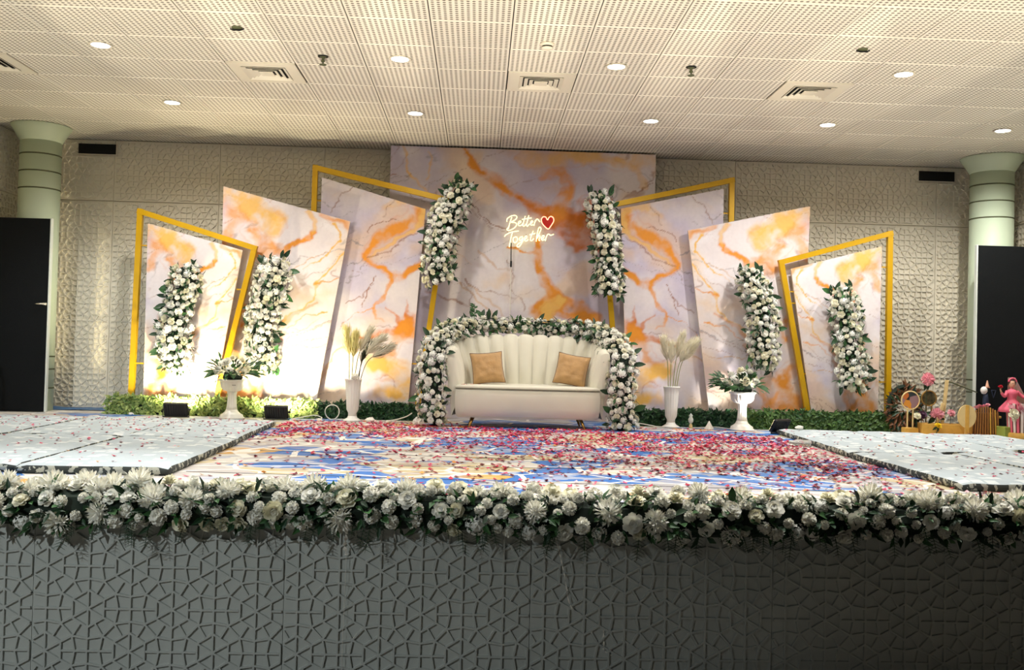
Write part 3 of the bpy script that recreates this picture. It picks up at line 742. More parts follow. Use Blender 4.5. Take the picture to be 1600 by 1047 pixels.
def hyd_mesh(seed):
    R = random.Random(seed); b = MB()
    b.lathe([(0, 0), (.5, .1), (.65, .3), (.4, .6), (0, .7)], 8)
    for k in range(26):
        t = (k+.5)/26; th = PI*.55*math.sqrt(t); a = k*2.39996
        d = Vector((math.sin(th)*math.cos(a), math.sin(th)*math.sin(a), math.cos(th))); s = Matrix.Rotation(R.random()*6, 3, d) @ d.orthogonal().normalized(); n = d.cross(s)
        c = Vector((0, 0, .1))+d*R.uniform(.68, .92); w = .23
        for q in range(4):
            e = s*math.cos(q*PI/2)+n*math.sin(q*PI/2); f = s*math.cos(q*PI/2+.7)+n*math.sin(q*PI/2+.7); g = s*math.cos(q*PI/2-.7)+n*math.sin(q*PI/2-.7)
            b.add([c, c+g*w*.75+d*.05, c+e*w*1.15, c+f*w*.75+d*.05], [(0, 1, 2, 3)])
    return b
ROSES = [rose_mesh(s).mesh('rose', M_rose, True) for s in (1, 2)]+[rose_mesh(s).mesh('rose_cream', M_cream, True) for s in (3, 4)]
MUMS = [mum_mesh(s).mesh('chrysanthemum', M_mum) for s in (1, 2)]
CARNS = [carn_mesh(s).mesh('carnation', M_mum) for s in (1, 2)]
HYDS = [hyd_mesh(s).mesh('hydrangea', M_hyd) for s in (1, 2, 3)]
PINKS = [mum_mesh(5).mesh('pink_flower', M_pink), rose_mesh(6).mesh('pink_rose', M_pink, True)]
def leaf_geo(b, base, d, n, L, W, mi=0, seg=3):
    """pointed leaf from base along d, surface normal n, folded on its midrib and drooping"""
    d = d.normalized(); s = d.cross(n).normalized(); n = s.cross(d); vs = []
    for i in range(seg+1):
        t = i/seg; w = W*math.sin(PI*min(1, t*.92+.06))**.8*.5; p = base+d*L*t-n*L*.16*t*t
        vs += [p+s*w+n*w*.35, p, p-s*w+n*w*.35]
    fs = []
    for i in range(seg):
        for q in range(2): fs.append((i*3+q, i*3+q+1, i*3+4+q, i*3+3+q))
    b.add(vs, fs, mi)
lb = MB(); leaf_geo(lb, Vector((0, 0, 0)), Vector((1, 0, 0)), Vector((0, 0, 1)), 1, .42, seg=4); LEAF = lb.mesh('leaf', M_leafd, True)
lb = MB(); leaf_geo(lb, Vector((0, 0, 0)), Vector((1, 0, 0)), Vector((0, 0, 1)), 1, .5, seg=4); LEAF2 = lb.mesh('leaf_bright', M_leaf, True)

def quat_z(n, spin):
    return Vector((0, 0, 1)).rotation_difference(n.normalized()) @ Quaternion((0, 0, 1), spin)
def quat_x(d, n):
    x = d.normalized(); y = n.cross(x).normalized(); z = x.cross(y)
    return Matrix((x, y, z)).transposed().to_quaternion()
class Path:
    def __init__(s, pts, radii):
        s.P = crom(pts, 10); m = len(s.P); n = len(pts)-1
        s.R = [np.interp(i/(m-1)*n, range(n+1), radii) for i in range(m)]
        L = [0]
        for a, c in zip(s.P, s.P[1:]): L.append(L[-1]+(c-a).length)
        s.L = L
    def at(s, d):
        d = min(max(d, 0), s.L[-1]-1e-6); i = max(j for j in range(len(s.L)-1) if s.L[j] <= d); t = (d-s.L[i])/(s.L[i+1]-s.L[i]+1e-9)
        T = (s.P[i+1]-s.P[i]).normalized(); return s.P[i].lerp(s.P[i+1], t), T, s.R[i]+(s.R[i+1]-s.R[i])*t
def garland(root, path, front, kinds, spacing, arc=(-1.7, 1.7), depth=1.0, leaves=260, big=22, leaf_len=.075, big_len=.11, seed=1, flat=1.0, sprigs=0, core=.62, end_leaf=True, leafmat=None, maxfl=9999, loose=1.0):
    """flowers set over the front of a tube that follows path; kinds = [(meshes, name, size, weight)]"""
    R = random.Random(seed); o0 = root.location; W = sum(k[3] for k in kinds); total = path.L[-1]
    area = total*(arc[1]-arc[0])*np.mean(path.R); placed = []; tries = 0; count = {}
    fr = Vector(front).normalized()
    def frame(d, phi):
        P, T, r = path.at(d); N = (fr-T*fr.dot(T)).normalized(); B = T.cross(N)
        n = N*math.cos(phi)*depth+B*math.sin(phi); return P, T, r, N, B, n
    target = int(area/(spacing*spacing)*2.6)
    while tries < target*6 and len(placed) < maxfl:
        tries += 1; d = R.uniform(0, total); phi = R.uniform(*arc); P, T, r, N, B, n = frame(d, phi)
        q = R.random()*W
        for kd in kinds:
            q -= kd[3]
            if q <= 0: break
        s = kd[2]*R.uniform(.82, 1.15); pos = P+n*r*R.uniform(.78, 1.0)
        if any((pos-p).length < (s+t)*.80*loose for p, t in placed): continue
        if count.get(kd[1], 0) >= 298: continue
        count[kd[1]] = count.get(kd[1], 0)+1
        placed.append((pos, s))
        nn = (n.normalized()+Vector((R.uniform(-.35, .35), R.uniform(-.35, .35), R.uniform(-.25, .45)))).normalized()
        f = put(kd[1], R.choice(kd[0]), root, pos-nn*s*.45-o0); f.rotation_mode = 'QUATERNION'; f.rotation_quaternion = quat_z(nn, R.random()*6); f.scale = (s, s, s*R.uniform(.9, 1.1))
    b = MB()
    b.tube([p-o0 for p in path.P[::3]+[path.P[-1]]], [r*core for r in path.R[::3]+[path.R[-1]]], 8, mi=1)
    for i in range(leaves):
        d = R.uniform(-.02, total+.02); phi = R.uniform(arc[0]-.3, arc[1]+.3); P, T, r, N, B, n = frame(d, phi)
        dr = (n.normalized()*R.uniform(.4, 1)+T*R.uniform(-1, 1)+B*R.uniform(-.6, .6)+Vector((0, 0, R.uniform(-.5, .3)))).normalized()
        leaf_geo(b, P+n*r*R.uniform(.55, .85)-o0, dr, (n+Vector((0, 0, .4))).normalized() if abs(dr.dot(n.normalized())) < .97 else Vector((0, 0, 1)), leaf_len*R.uniform(.6, 1.3), leaf_len*R.uniform(.35, .55), 0 if R.random() < .6 else 2, 2)
    for i in range(sprigs):                   # thin hanging fern sprays
        d = R.uniform(0, total); P, T, r, N, B, n = frame(d, arc[1]*R.uniform(.6, 1.0))
        p = P+n*r*.8-o0; dr = (n*.6+Vector((R.uniform(-.5, .5), 0, -1))).normalized(); L = R.uniform(.06, .13)
        b.tube([p, p+dr*L*.5, p+dr*L+Vector((0, 0, -.01))], [.0025, .002, .001], 3, mi=0)
        for q in range(7):
            e = p+dr*L*(q+1)/7.5
            for sgn in (-1, 1): leaf_geo(b, e, (dr*.6+Vector((sgn, 0, .1))).normalized(), Vector((0, -1, .2)), L*.28, L*.10, 0, 1)
    o = b.build('foliage', [leafmat or M_leafd, M_core, M_leaf], root); o['kind'] = 'stuff'
    for i in range(big):
        d = R.uniform(0, total); side = R.choice((-1, 1)); phi = R.uniform(1.0, 1.55)*side if arc[0] > -1.65 else R.uniform(-.7, arc[1])
        if end_leaf and i < big*.3: d = R.choice((R.uniform(0, .06), total-R.uniform(0, .06)))
        P, T, r, N, B, n = frame(d, phi)
        dr = (n.normalized()+T*R.uniform(-.8, .8)+N*.25).normalized()
        if end_leaf and i < big*.3: dr = (T*(-1 if d < .1 else 1)+B*R.uniform(-.8, .8)+N*R.uniform(0, .5)).normalized()
        f = put('leaf', LEAF if R.random() < .7 else LEAF2, root, P+n*r*.78-o0); f.rotation_mode = 'QUATERNION'
        f.rotation_quaternion = quat_x(dr, (N+Vector((R.uniform(-.3, .3), 0, R.uniform(-.3, .3)))).normalized()); L = big_len*R.uniform(.75, 1.25); f.scale = (L, L, L)
    return placed
K_COL = [(ROSES, 'rose', .047, .55), (HYDS, 'hydrangea', .055, .35), (ROSES, 'rose', .034, .25), (CARNS, 'carnation', .038, .2)]
def cascade(pts, radii, y, lab, seed, rest):
    z0 = min(p[1] for p in pts)
    r = empty('flower_cascade', (pts[0][0], y, z0), lab, 'flowers', 'flower cascades hung on the backdrop panels')
    garland(r, Path([(a, y, c) for a, c in pts], radii), (0, -1, .05), K_COL, .05, seed=seed, depth=1.05, leaves=300, big=17, arc=(-1.5, 1.5), core=.5)
    b = MB()
    for q in (.2, .8):
        P, T, rr = Path([(a, y, c) for a, c in pts], radii).at(q*.9); p = P-r.location; b.tube([p, p+Vector((0, .13, .01))], .004, 5)
    b.build('hanging_wire', M_dark, r)
G = None
cascade([(-3.24, 1.62), (-3.22, 1.48), (-3.30, 1.22), (-3.34, .95), (-3.33, .78), (-3.31, .60), (-3.34, .50)], [.15, .20, .17, .20, .21, .18, .13], 10.67, 'flower column on the small panel beside the lever-handled board, overexposed at its foot', 31, 0)
cascade([(-2.30, 1.74), (-2.28, 1.60), (-2.35, 1.30), (-2.40, 1.02), (-2.41, .80), (-2.36, .60), (-2.33, .50)], [.12, .21, .21, .20, .20, .18, .14], 10.75, 'flower column directly above the urn with the price mark', 32, 0)
cascade([(-.22, 2.68), (-.30, 2.46), (-.42, 2.25), (-.46, 2.02), (-.47, 1.82), (-.49, 1.66), (-.45, 1.55)], [.11, .18, .20, .20, .20, .21, .19], 10.85, 'curved flower column nearest the B of the neon script, tapering to a leafy top', 33, 0)
cascade([(1.32, 2.60), (1.33, 2.46), (1.38, 2.22), (1.42, 2.0), (1.43, 1.80), (1.46, 1.60), (1.46, 1.46)], [.14, .19, .19, .18, .18, .18, .15], 10.85, 'straight flower column nearest the neon heart', 34, 0)
cascade([(3.03, 1.78), (3.03, 1.66), (3.12, 1.44), (3.18, 1.20), (3.17, .98), (3.20, .80), (3.18, .68)], [.12, .17, .19, .20, .19, .19, .14], 10.75, 'flower column rising behind the glaring white urn', 35, 0)
cascade([(4.04, 1.58), (4.06, 1.46), (4.12, 1.22), (4.12, 1.0), (4.17, .80), (4.18, .60), (4.17, .46)], [.12, .20, .19, .17, .19, .20, .14], 10.67, 'flower column on the small panel beside the craft clutter', 36, 0)

# floral arch draped round the sofa
r = empty('flower_arch', (.52, 10.4, 0), 'thick white flower arch draped behind and beside the cream sofa', 'flowers')
pts = [(-.47, 9.93, .04), (-.475, 9.93, .35), (-.47, 9.97, .66), (-.38, 10.15, .91), (-.13, 10.50, 1.05), (.25, 10.64, 1.07), (.8, 10.64, 1.06), (1.19, 10.50, 1.04), (1.44, 10.15, .88), (1.48, 9.97, .64), (1.49, 9.93, .35), (1.50, 9.93, .04)]
garland(r, Path(pts, [.16, .165, .17, .15, .095, .085, .085, .095, .15, .17, .165, .165]), (0, -1, .35), K_COL, .05, seed=41, leaves=620, big=34, arc=(-1.6, 1.6), end_leaf=False)
b = MB(); b.lathe([(0, 0), (.05, 0), (.05, .012), (.012, .02), (.012, .3), (0, .3)], 10)
for x in (-.44, 1.50): b.build('foot', M_dark, r, loc=(x-.52, 9.95-10.4, 0))
# leaf sprig standing above the arch
r2_ = MB()
for i in range(9):
    a = rf.random()*6; leaf_geo(r2_, Vector((0, 0, .02+.014*i)), Vector((math.cos(a), math.sin(a)*.5, .5)), Vector((0, -1, .3)), .06, .03, 0, 2)
r2_.tube([(0, 0, -.1), (0, 0, .16)], .003, 4); o = r2_.build('sprig', M_leaf, r, loc=(-.06-.52, .10, 1.14))

# garland along the front edge of the stage
r = empty('flower_garland', (.47, STAGE_Y, 0), 'long white flower garland along the front edge of the stage', 'flowers')
gp = [(X0+.9+i*.63, STAGE_Y-.02+.015*math.sin(i*2.1), -.035+.012*math.sin(i*1.3)) for i in range(16)]
gp = [(x, y, z) for x, y, z in gp if -3.3 < x < 4.0]
K_FR = [(MUMS, 'chrysanthemum', .078, .30), (CARNS, 'carnation', .046, .40), (ROSES, 'rose', .050, .45), (CARNS, 'carnation', .034, .2), (HYDS, 'hydrangea', .055, .1)]
garland(r, Path(gp, [.118]*len(gp)), (0, -.85, 1), K_FR, .06, seed=51, leaves=1500, big=55, leaf_len=.06, big_len=.075, arc=(-1.7, 1.65), end_leaf=False, sprigs=110, core=.72)
# crown row of big open blooms along the stage edge, facing up
Rt = random.Random(77); x = gp[0][0]+.08
while x < gp[-1][0]-.05:
    ks = Rt.choice(((MUMS, 'chrysanthemum', .082), (MUMS, 'chrysanthemum', .070), (ROSES, 'rose', .058), (ROSES, 'rose', .052), (CARNS, 'carnation', .050)))
    s = ks[2]*Rt.uniform(.9, 1.15); f = put(ks[1], Rt.choice(ks[0]), r, Vector((x-.47, Rt.uniform(.02, .08), Rt.uniform(.045, .085)-s*.2)))
    f.rotation_mode = 'QUATERNION'; f.rotation_quaternion = quat_z(Vector((Rt.uniform(-.3, .3), Rt.uniform(-.65, .0), 1)), Rt.random()*6); f.scale = (s,)*3
    x += s*Rt.uniform(1.5, 2.2)

# ------------------------------------------------------------------ carpet and mats
k = NT('carpet_print'); co = k.obj()
mp = k.n('ShaderNodeMapping'); mp.inputs['Rotation'].default_value = (0, 0, .35); mp.inputs['Scale'].default_value = (1.0, 1.45, 1)
wn = k.n('ShaderNodeTexNoise'); wn.inputs['Scale'].default_value = 1.2; k.l(co, wn.inputs['Vector'])
wv = k.n('ShaderNodeVectorMath', operation='SCALE'); wv.inputs['Scale'].default_value = .15; k.l(wn.outputs[1], wv.inputs[0])
wa = k.n('ShaderNodeVectorMath', operation='ADD'); k.l(co, wa.inputs[0]); k.l(wv.outputs[0], wa.inputs[1]); k.l(wa.outputs[0], mp.inputs[0])
vo = k.n('ShaderNodeTexVoronoi', distance='MANHATTAN'); vo.inputs['Scale'].default_value = 1.25; vo.inputs['Randomness'].default_value = 1; k.l(mp.outputs[0], vo.inputs['Vector'])
sx = k.n('ShaderNodeSeparateColor'); k.l(vo.outputs['Color'], sx.inputs[0])
cells = k.ramp(sx.outputs[0], [(0, lin('1f6ab8')), (.28, lin('beb08a')), (.40, lin('a5a3a6')), (.52, lin('d3cfc6')), (.66, lin('c3a25e')), (.71, lin('3a74b8')), (.80, lin('b5afaa')), (.92, lin('d0a050'))], 'CONSTANT')
ed = k.n('ShaderNodeTexVoronoi', feature='DISTANCE_TO_EDGE'); ed.inputs['Scale'].default_value = 1.9; k.l(mp.outputs[0], ed.inputs['Vector'])
c1 = k.mix(k.math('LESS_THAN', ed.outputs['Distance'], .030), cells, lin('eeeae2'))
mp2 = k.n('ShaderNodeMapping'); mp2.inputs['Rotation'].default_value = (0, 0, -.5); mp2.inputs['Scale'].default_value = (1.5, 14, 1); k.l(co, mp2.inputs[0])
st = k.n('ShaderNodeTexNoise'); st.inputs['Scale'].default_value = 1.6; st.inputs['Detail'].default_value = 5; k.l(mp2.outputs[0], st.inputs['Vector'])
c2 = k.mix(k.math('MULTIPLY', k.math('GREATER_THAN', st.outputs[0], .70), .5), c1, lin('f1eee6'))
mp3 = k.n('ShaderNodeMapping'); mp3.inputs['Rotation'].default_value = (0, 0, .9); mp3.inputs['Scale'].default_value = (2, 11, 1); k.l(co, mp3.inputs[0])
st2 = k.n('ShaderNodeTexNoise'); st2.inputs['Scale'].default_value = 1.9; st2.inputs['Detail'].default_value = 4; k.l(mp3.outputs[0], st2.inputs['Vector'])
c3 = k.mix(k.math('MULTIPLY', k.math('LESS_THAN', st2.outputs[0], .33), .45), c2, lin('8f8794'))
v4 = k.n('ShaderNodeTexVoronoi', distance='MANHATTAN'); v4.inputs['Scale'].default_value = 6.5; k.l(mp.outputs[0], v4.inputs['Vector']); s4 = k.n('ShaderNodeSeparateColor'); k.l(v4.outputs['Color'], s4.inputs[0])
c4 = k.ramp(s4.outputs[0], [(0, lin('6d86b8')), (.2, lin('d8d4cc')), (.45, lin('9d96a2')), (.6, lin('cbb88a')), (.75, lin('e9e6de')), (.9, lin('7f6a78'))], 'CONSTANT')
c3 = k.mix(k.math('MULTIPLY', k.math('GREATER_THAN', s4.outputs[1], .58), .45), c3, c4)
k.l(c3, k.b.inputs['Base Color']); k.b.inputs['Roughness'].default_value = .65; k.bump(k.noise(90, 3), .25, .004)
M_carpet = k.m
r = empty('stage_carpet', (.47, 8.1, 0), 'multicoloured carpet with blue and tan shards covering the stage', 'carpet')
b = MB()
xs = [X0+.02+(X1-X0-.04)*i/24 for i in range(25)]; ys = [STAGE_Y+.01+(WALL_Y-STAGE_Y-.03)*i/12 for i in range(13)]
b.add([(x-.47, y-8.1, -.002) for y in ys for x in xs], [(j*25+i, j*25+i+1, j*25+26+i, j*25+25+i) for j in range(12) for i in range(24)])
b.box((X0+.02-.47, STAGE_Y+.01-8.1, -.0119), (X1-.02-.47, WALL_Y-.02-8.1, -.004)); b.build('printed_pile', M_carpet, r)
b = MB()                                      # dark seams between the laid strips
for p, q in (((-1.75, 5.9), (3.0, 5.55)), ((-1.7, 6.35), (2.6, 6.6)), ((-1.6, 7.2), (1.2, 6.9))): b.tube([(p[0]-.47, p[1]-8.1, -.0025), (q[0]-.47, q[1]-8.1, -.0025)], .0035, 5)
b.build('seam', M_blackp, r)
# wrinkled blue groundsheet along the wall foot
b = MB(); gs = []
for j in range(5):
    for i in range(40): gs.append((-5.1+2.0*i/39, 11.02+.10*j, .004+.02*abs(math.sin(i*.9+j*1.3))*abs(math.sin(i*.37+j))*(1 if 0 < j < 4 else .2)))
b.add(gs, [(j*40+i, j*40+i+1, j*40+41+i, j*40+40+i) for j in range(4) for i in range(39)])
tag(b.build('groundsheet', mat('blue_sheet', '3e6fa3', .45, var=.3, vscale=5), None, True), 'crumpled blue groundsheet along the wall foot beside the lever-handled board', 'sheet')

k = NT('mat_fabric'); co = k.obj()
v1 = k.n('ShaderNodeTexVoronoi', distance='CHEBYCHEV'); v1.inputs['Scale'].default_value = 10; k.l(co, v1.inputs['Vector'])
sc_ = k.n('ShaderNodeSeparateColor'); k.l(v1.outputs['Color'], sc_.inputs[0])
f1 = k.math('MULTIPLY', k.math('LESS_THAN', v1.outputs['Distance'], .36), k.math('GREATER_THAN', sc_.outputs[0], .45))
c1 = k.mix(f1, k.mix(k.noise(3), lin('aebcc4'), lin('bcc8ce')), k.mix(sc_.outputs[1], lin('dfe5e6'), lin('cdd8dc')))
k.l(c1, k.b.inputs['Base Color']); k.b.inputs['Roughness'].default_value = .8; k.bump(k.noise(14, 3), .5, .02)
M_mat = k.m
k = NT('mat_side'); co = k.obj(); sx = k.n('ShaderNodeSeparateXYZ'); k.l(co, sx.inputs[0])
f = k.math('GREATER_THAN', k.noise(24, 2), .54)
k.l(k.mix(f, lin('3c423f'), lin('b9bbae')), k.b.inputs['Base Color']); k.b.inputs['Roughness'].default_value = .8
M_mats = k.m
def sleeping_mat(cx, cyy, w, l, rz, lab, seed, lift=0.):
    r = empty('sleeping_mat', (cx, cyy, lift), lab, 'mat', 'patterned sleeping mats laid on the stage', rz)
    R = random.Random(seed); nx, ny = 14, 26; H = .058; b = MB(); vs = []
    for j in range(ny+1):
        for i in range(nx+1):
            u, v = i/nx*2-1, j/ny*2-1
            e = max(abs(u)-.9, 0)/.1; f_ = max(abs(v)-.95, 0)/.05
            z = H-.012*(e*e)-.012*(f_*f_)+.005*mnoise.noise((u*3+seed, v*5, seed*1.7))
            vs.append((u*w*.5, v*l*.5, z))
    b.add(vs, [(j*(nx+1)+i, j*(nx+1)+i+1, (j+1)*(nx+1)+i+1, (j+1)*(nx+1)+i) for j in range(ny) for i in range(nx)])
    b.build('top_cover', M_mat, r, True)
    b = MB(); ring = [(i/nx*2-1, -1) for i in range(nx)]+[(1, j/ny*2-1) for j in range(ny)]+[(1-i/nx*2, 1) for i in range(nx)]+[(-1, 1-j/ny*2) for j in range(ny)]
    n = len(ring); vs = []
    for z, g in ((.001, -.004), (.02, .006), (.036, .004), (.0, 0)):
        for u, v in ring:
            zz = z if z else H-.012*((max(abs(u)-.9, 0)/.1)**2)-.012*((max(abs(v)-.95, 0)/.05)**2)+.005*mnoise.noise((u*3+seed, v*5, seed*1.7))
            vs.append((u*(w*.5+g), v*(l*.5+g), zz))
    b.add(vs, [(q*n+i, q*n+(i+1) % n, (q+1)*n+(i+1) % n, (q+1)*n+i) for q in range(3) for i in range(n)]+[tuple(reversed(range(n)))])
    b.build('side_band', M_mats, r, True)
    return r
sleeping_mat(-2.255, 6.62, .86, 1.90, .035, 'front mat whose striped long side borders the petal-strewn carpet, with slanted corner by the garland', 1)
sleeping_mat(-2.36, 8.55, .87, 1.86, .05, 'rear mat under the heaped pink petals, ending at the urn with the price mark', 2)
sleeping_mat(-3.15, 6.63, .87, 1.88, .045, 'front mat cut by the photo edge, second from the carpet on the lever-handle side', 3)
sleeping_mat(-3.245, 8.56, .87, 1.86, .05, 'rear mat before the outermost floodlight, second from the carpet', 4)
sleeping_mat(-4.15, 8.40, .88, 1.98, .05, 'rear outermost mat with a dark front end, nearest the chrome stand', 5)
sleeping_mat(3.41, 6.66, .90, 1.82, -.01, 'front mat bordering the carpet, on the side of the craft clutter', 6)
sleeping_mat(3.44, 8.78, .78, 2.30, -.06, 'rear mat bordering the carpet near the toppled black floodlight', 7)
sleeping_mat(4.35, 6.85, .86, 1.84, .03, 'front mat crossing the photo edge, second from carpet beside a dark gap', 8)
sleeping_mat(4.21, 8.86, .70, 2.06, -.04, 'rear mat reaching the round wooden paddle and yellow flower', 9)
sleeping_mat(4.98, 8.98, .76, 1.62, .0, 'rear outermost mat just before the slatted craft baskets', 10)

# ------------------------------------------------------------------ petals
rp = random.Random(23)
M_pet = [mat('petal_crimson', 'c4123f', .6), mat('petal_pink', 'e0436f', .6), mat('petal_maroon', '6d0d26', .6), mat('petal_pale', 'efc7cf', .6), mat('petal_orange', 'e79a4a', .6)]
def petals(name, spots, lab):
    b = MB()
    for x, y, z, mi, s in spots:
        a = rp.random()*6.28; ca, sa = math.cos(a)*s, math.sin(a)*s; c = rp.uniform(.15, .55)*s; t = rp.uniform(-.3, .3)*s
        b.add([(x-ca, y-sa, z+c+t), (x+sa*.75, y-ca*.75, z+c*.5), (x, y, z), (x-sa*.75, y+ca*.75, z+c*.5), (x+ca, y+sa, z+c*.9-t)], [(0, 2, 1), (0, 3, 2), (1, 2, 4), (2, 3, 4)], mi)
    o = b.build(name, M_pet); return tag(o, lab, 'petals', kind='stuff')
def on_mat(x, y): return (-4.6 < x < -1.83-.05*(max(y-5.7, 0))*.55 and y > 5.68) or (x > 2.97 and y > 5.74)
def wpick(w): return rp.choices(range(5), w)[0]
spots = []
while len(spots) < 7600:
    x = rp.uniform(-2.2, 3.15); y = rp.uniform(5.05, 10.35)
    if on_mat(x, y): continue
    if -.2 < x < 1.22 and y > 9.95: continue
    band = math.exp(-((y-9.35)/.75)**2)*1.0+.18
    band += .5*math.exp(-((x-2.0)/1.1)**2-((y-8.0)/1.7)**2)+.55*math.exp(-((x-2.6)/.5)**2-((y-6.9)/1.0)**2)+.30*math.exp(-((x-.8)/1.2)**2-((y-7.4)/.9)**2)
    if x < -1.2 and y < 7.8: band *= .35
    if y < 6.1: band *= .75
    if x > 1.3 and y > 9.6: band *= .35
    cl = mnoise.noise((x*1.6, y*1.3, 3.1))*.5+.55+.5*mnoise.noise((x*5, y*4, 7.7))
    if rp.random() > band*max(cl, .04)*1.2: continue
    mi = wpick((.36, .42, .09, .10, .03)) if y > 7.2 else wpick((.36, .14, .36, .08, .06))
    spots.append((x, y, .001, mi, rp.uniform(.014, .026)))
petals('rose_petals', spots, 'crimson and pink rose petals scattered over the carpet')
spots = []
while len(spots) < 720:
    s = rp.random() < .62
    x, y = (rp.uniform(-4.4, -1.9), rp.uniform(5.75, 9.45)) if s else (rp.uniform(3.02, 5.2), rp.uniform(5.85, 9.8))
    if not on_mat(x, y): continue
    w = .35+(1.3*math.exp(-((x+2.35)/.5)**2-((y-9.1)/.45)**2) if s else 0)+(.4*math.exp(-((y-8.8)/.5)**2) if s else .15)
    if rp.random() > w: continue
    spots.append((x, y, .060, wpick((.34, .30, .26, .08, .02)), rp.uniform(.010, .020)))
petals('mat_petals', spots, 'sparse rose petals lying on the pale patterned mats')
spots = [(rp.gauss(-.02, .09), rp.uniform(9.93, 10.04), .428, wpick((.6, .2, .2, 0, 0)), .016) for _ in range(18)]+[(rp.uniform(.75, 1.15), rp.uniform(9.95, 10.05), .428, 2, .014) for _ in range(6)]
petals('sofa_petals', spots, 'few red rose petals dropped on the sofa seat')

# ------------------------------------------------------------------ hedges
def hedge(x0, x1, y0, y1, h, leafm, lab, seed, size, nleaf):
    r = empty('artificial_hedge', ((x0+x1)/2, (y0+y1)/2, 0), lab, 'hedge', 'low artificial hedge strips before the panels'); R = random.Random(seed)
    ox, oy = (x0+x1)/2, (y0+y1)/2; b = MB(); b.bbox((x0-ox+.03, y0-oy+.04, 0), (x1-ox-.03, y1-oy-.02, h-.05), .02); b.build('backing', M_core, r)
    b = MB()
    for i in range(nleaf):
        x = R.uniform(x0, x1); top = R.random() < .3
        hh = h+.025*mnoise.noise((x*4, seed, 0))+.015*mnoise.noise((x*15, seed, 2))
        if top: y, z = R.uniform(y0, y1), hh-.03
        else: z = R.uniform(.005, hh-.02); y = y0+.02+.025*mnoise.noise((x*7, z*9, seed))
        n = Vector((R.uniform(-.6, .6), -1 if not top else -.3, .45 if not top else 1)).normalized()
        d = Vector((R.uniform(-1, 1), R.uniform(-.6, .1), R.uniform(-.7, .8))).normalized()
        if abs(d.dot(n)) > .95: continue
        leaf_geo(b, Vector((x-ox, y-oy, z)), d, n, size*R.uniform(.7, 1.3), size*R.uniform(.45, .7), R.choice((0, 0, 1)), 2)
    o = b.build('leaves', leafm, r); o['kind'] = 'stuff'
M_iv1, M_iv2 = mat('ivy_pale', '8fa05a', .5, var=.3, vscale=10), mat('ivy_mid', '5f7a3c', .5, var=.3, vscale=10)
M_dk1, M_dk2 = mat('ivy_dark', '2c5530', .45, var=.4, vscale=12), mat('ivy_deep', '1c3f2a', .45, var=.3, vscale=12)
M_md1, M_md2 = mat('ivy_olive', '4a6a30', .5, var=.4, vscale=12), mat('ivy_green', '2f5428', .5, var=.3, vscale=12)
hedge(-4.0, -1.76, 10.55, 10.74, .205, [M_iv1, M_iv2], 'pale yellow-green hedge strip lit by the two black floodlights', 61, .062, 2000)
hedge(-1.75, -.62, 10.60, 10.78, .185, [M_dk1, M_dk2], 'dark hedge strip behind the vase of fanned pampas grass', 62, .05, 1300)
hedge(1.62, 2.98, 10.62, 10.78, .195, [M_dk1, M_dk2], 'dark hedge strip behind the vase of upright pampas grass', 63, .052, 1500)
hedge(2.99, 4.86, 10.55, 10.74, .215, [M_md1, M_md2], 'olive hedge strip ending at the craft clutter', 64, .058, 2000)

# ------------------------------------------------------------------ sofa
SX, SY = .511, 10.2
r = empty('sofa', (SX, SY, 0), 'cream velvet loveseat with channel-tufted shell back and slim gold legs', 'sofa')
def half(pts): return pts+[(-x, y) for x, y in reversed(pts[:-1])]
top_pts = half([(-.755, -.27), (-.765, -.10), (-.745, .08), (-.66, .24), (-.46, .325), (-.22, .345), (0, .35)])
bot_pts = half([(-.690, -.27), (-.675, -.10), (-.640, .04), (-.545, .15), (-.40, .205), (-.20, .225), (0, .23)])
hts = [.80, .835, .875, .925, .955, .962, .965]; hts = hts+hts[-2::-1]
PER = 12
tp = crom([(a, c, h_) for (a, c), h_ in zip(top_pts, hts)], PER); bp_ = crom([(a, c, 0) for a, c in bot_pts], PER)
# even arc-length parameter so that channels are even
def resample(P, n):
    L = [0]
    for a, c in zip(P, P[1:]): L.append(L[-1]+(c-a).length)
    out = []
    for i in range(n+1):
        d = L[-1]*i/n; j = 0
        while j < len(L)-2 and L[j+1] < d: j += 1
        out.append(P[j].lerp(P[j+1], (d-L[j])/(L[j+1]-L[j])))
    return out
NCH, SUB = 15, 8; NS = NCH*SUB
TP, BP = resample(tp, NS), resample(bp_, NS)
b = MB(); prof_n = 0; rows = []
for i in range(NS+1):
    T_, B_ = TP[i], BP[i]
    tan = (TP[min(i+1, NS)]-TP[max(i-1, 0)]); tan.z = 0; tan.normalize(); out = Vector((tan.y, -tan.x, 0))
    if out.dot(Vector((T_.x, T_.y+.25, 0))) < 0: out = -out
    bul = abs(math.sin(PI*i/SUB))**.55; sc = .030*(bul-.5)
    H = T_.z+sc; row = []
    for q in range(8):                        # inner face, bottom to top
        t = q/7; p = B_.lerp(Vector((T_.x, T_.y, 0)), t**1.25); row.append(p-out*(.050*bul*(.5+.5*math.sin(PI*min(t, .9))))+Vector((0, 0, .36+(H-.36-.03)*t)))
    pin = Vector((T_.x, T_.y, 0))
    for a in (.35, .75, 1.2, 1.7, 2.2): row.append(pin+out*(.055-.055*math.cos(a))*1.0-out*.02*bul+Vector((0, 0, H-.03+.034*math.sin(a))))
    for z, o_ in ((.70, .10), (.45, .075), (.25, .055), (.10, .045)): row.append(pin.lerp(B_, (1-z/.9)*.35)+out*(o_+.0)+Vector((0, 0, min(z, H-.1))))
    rows.append(row)
nr = len(rows[0])
b.add([v for row in rows for v in row], [(i*nr+q, (i+1)*nr+q, (i+1)*nr+q+1, i*nr+q+1) for i in range(NS) for q in range(nr-1)])
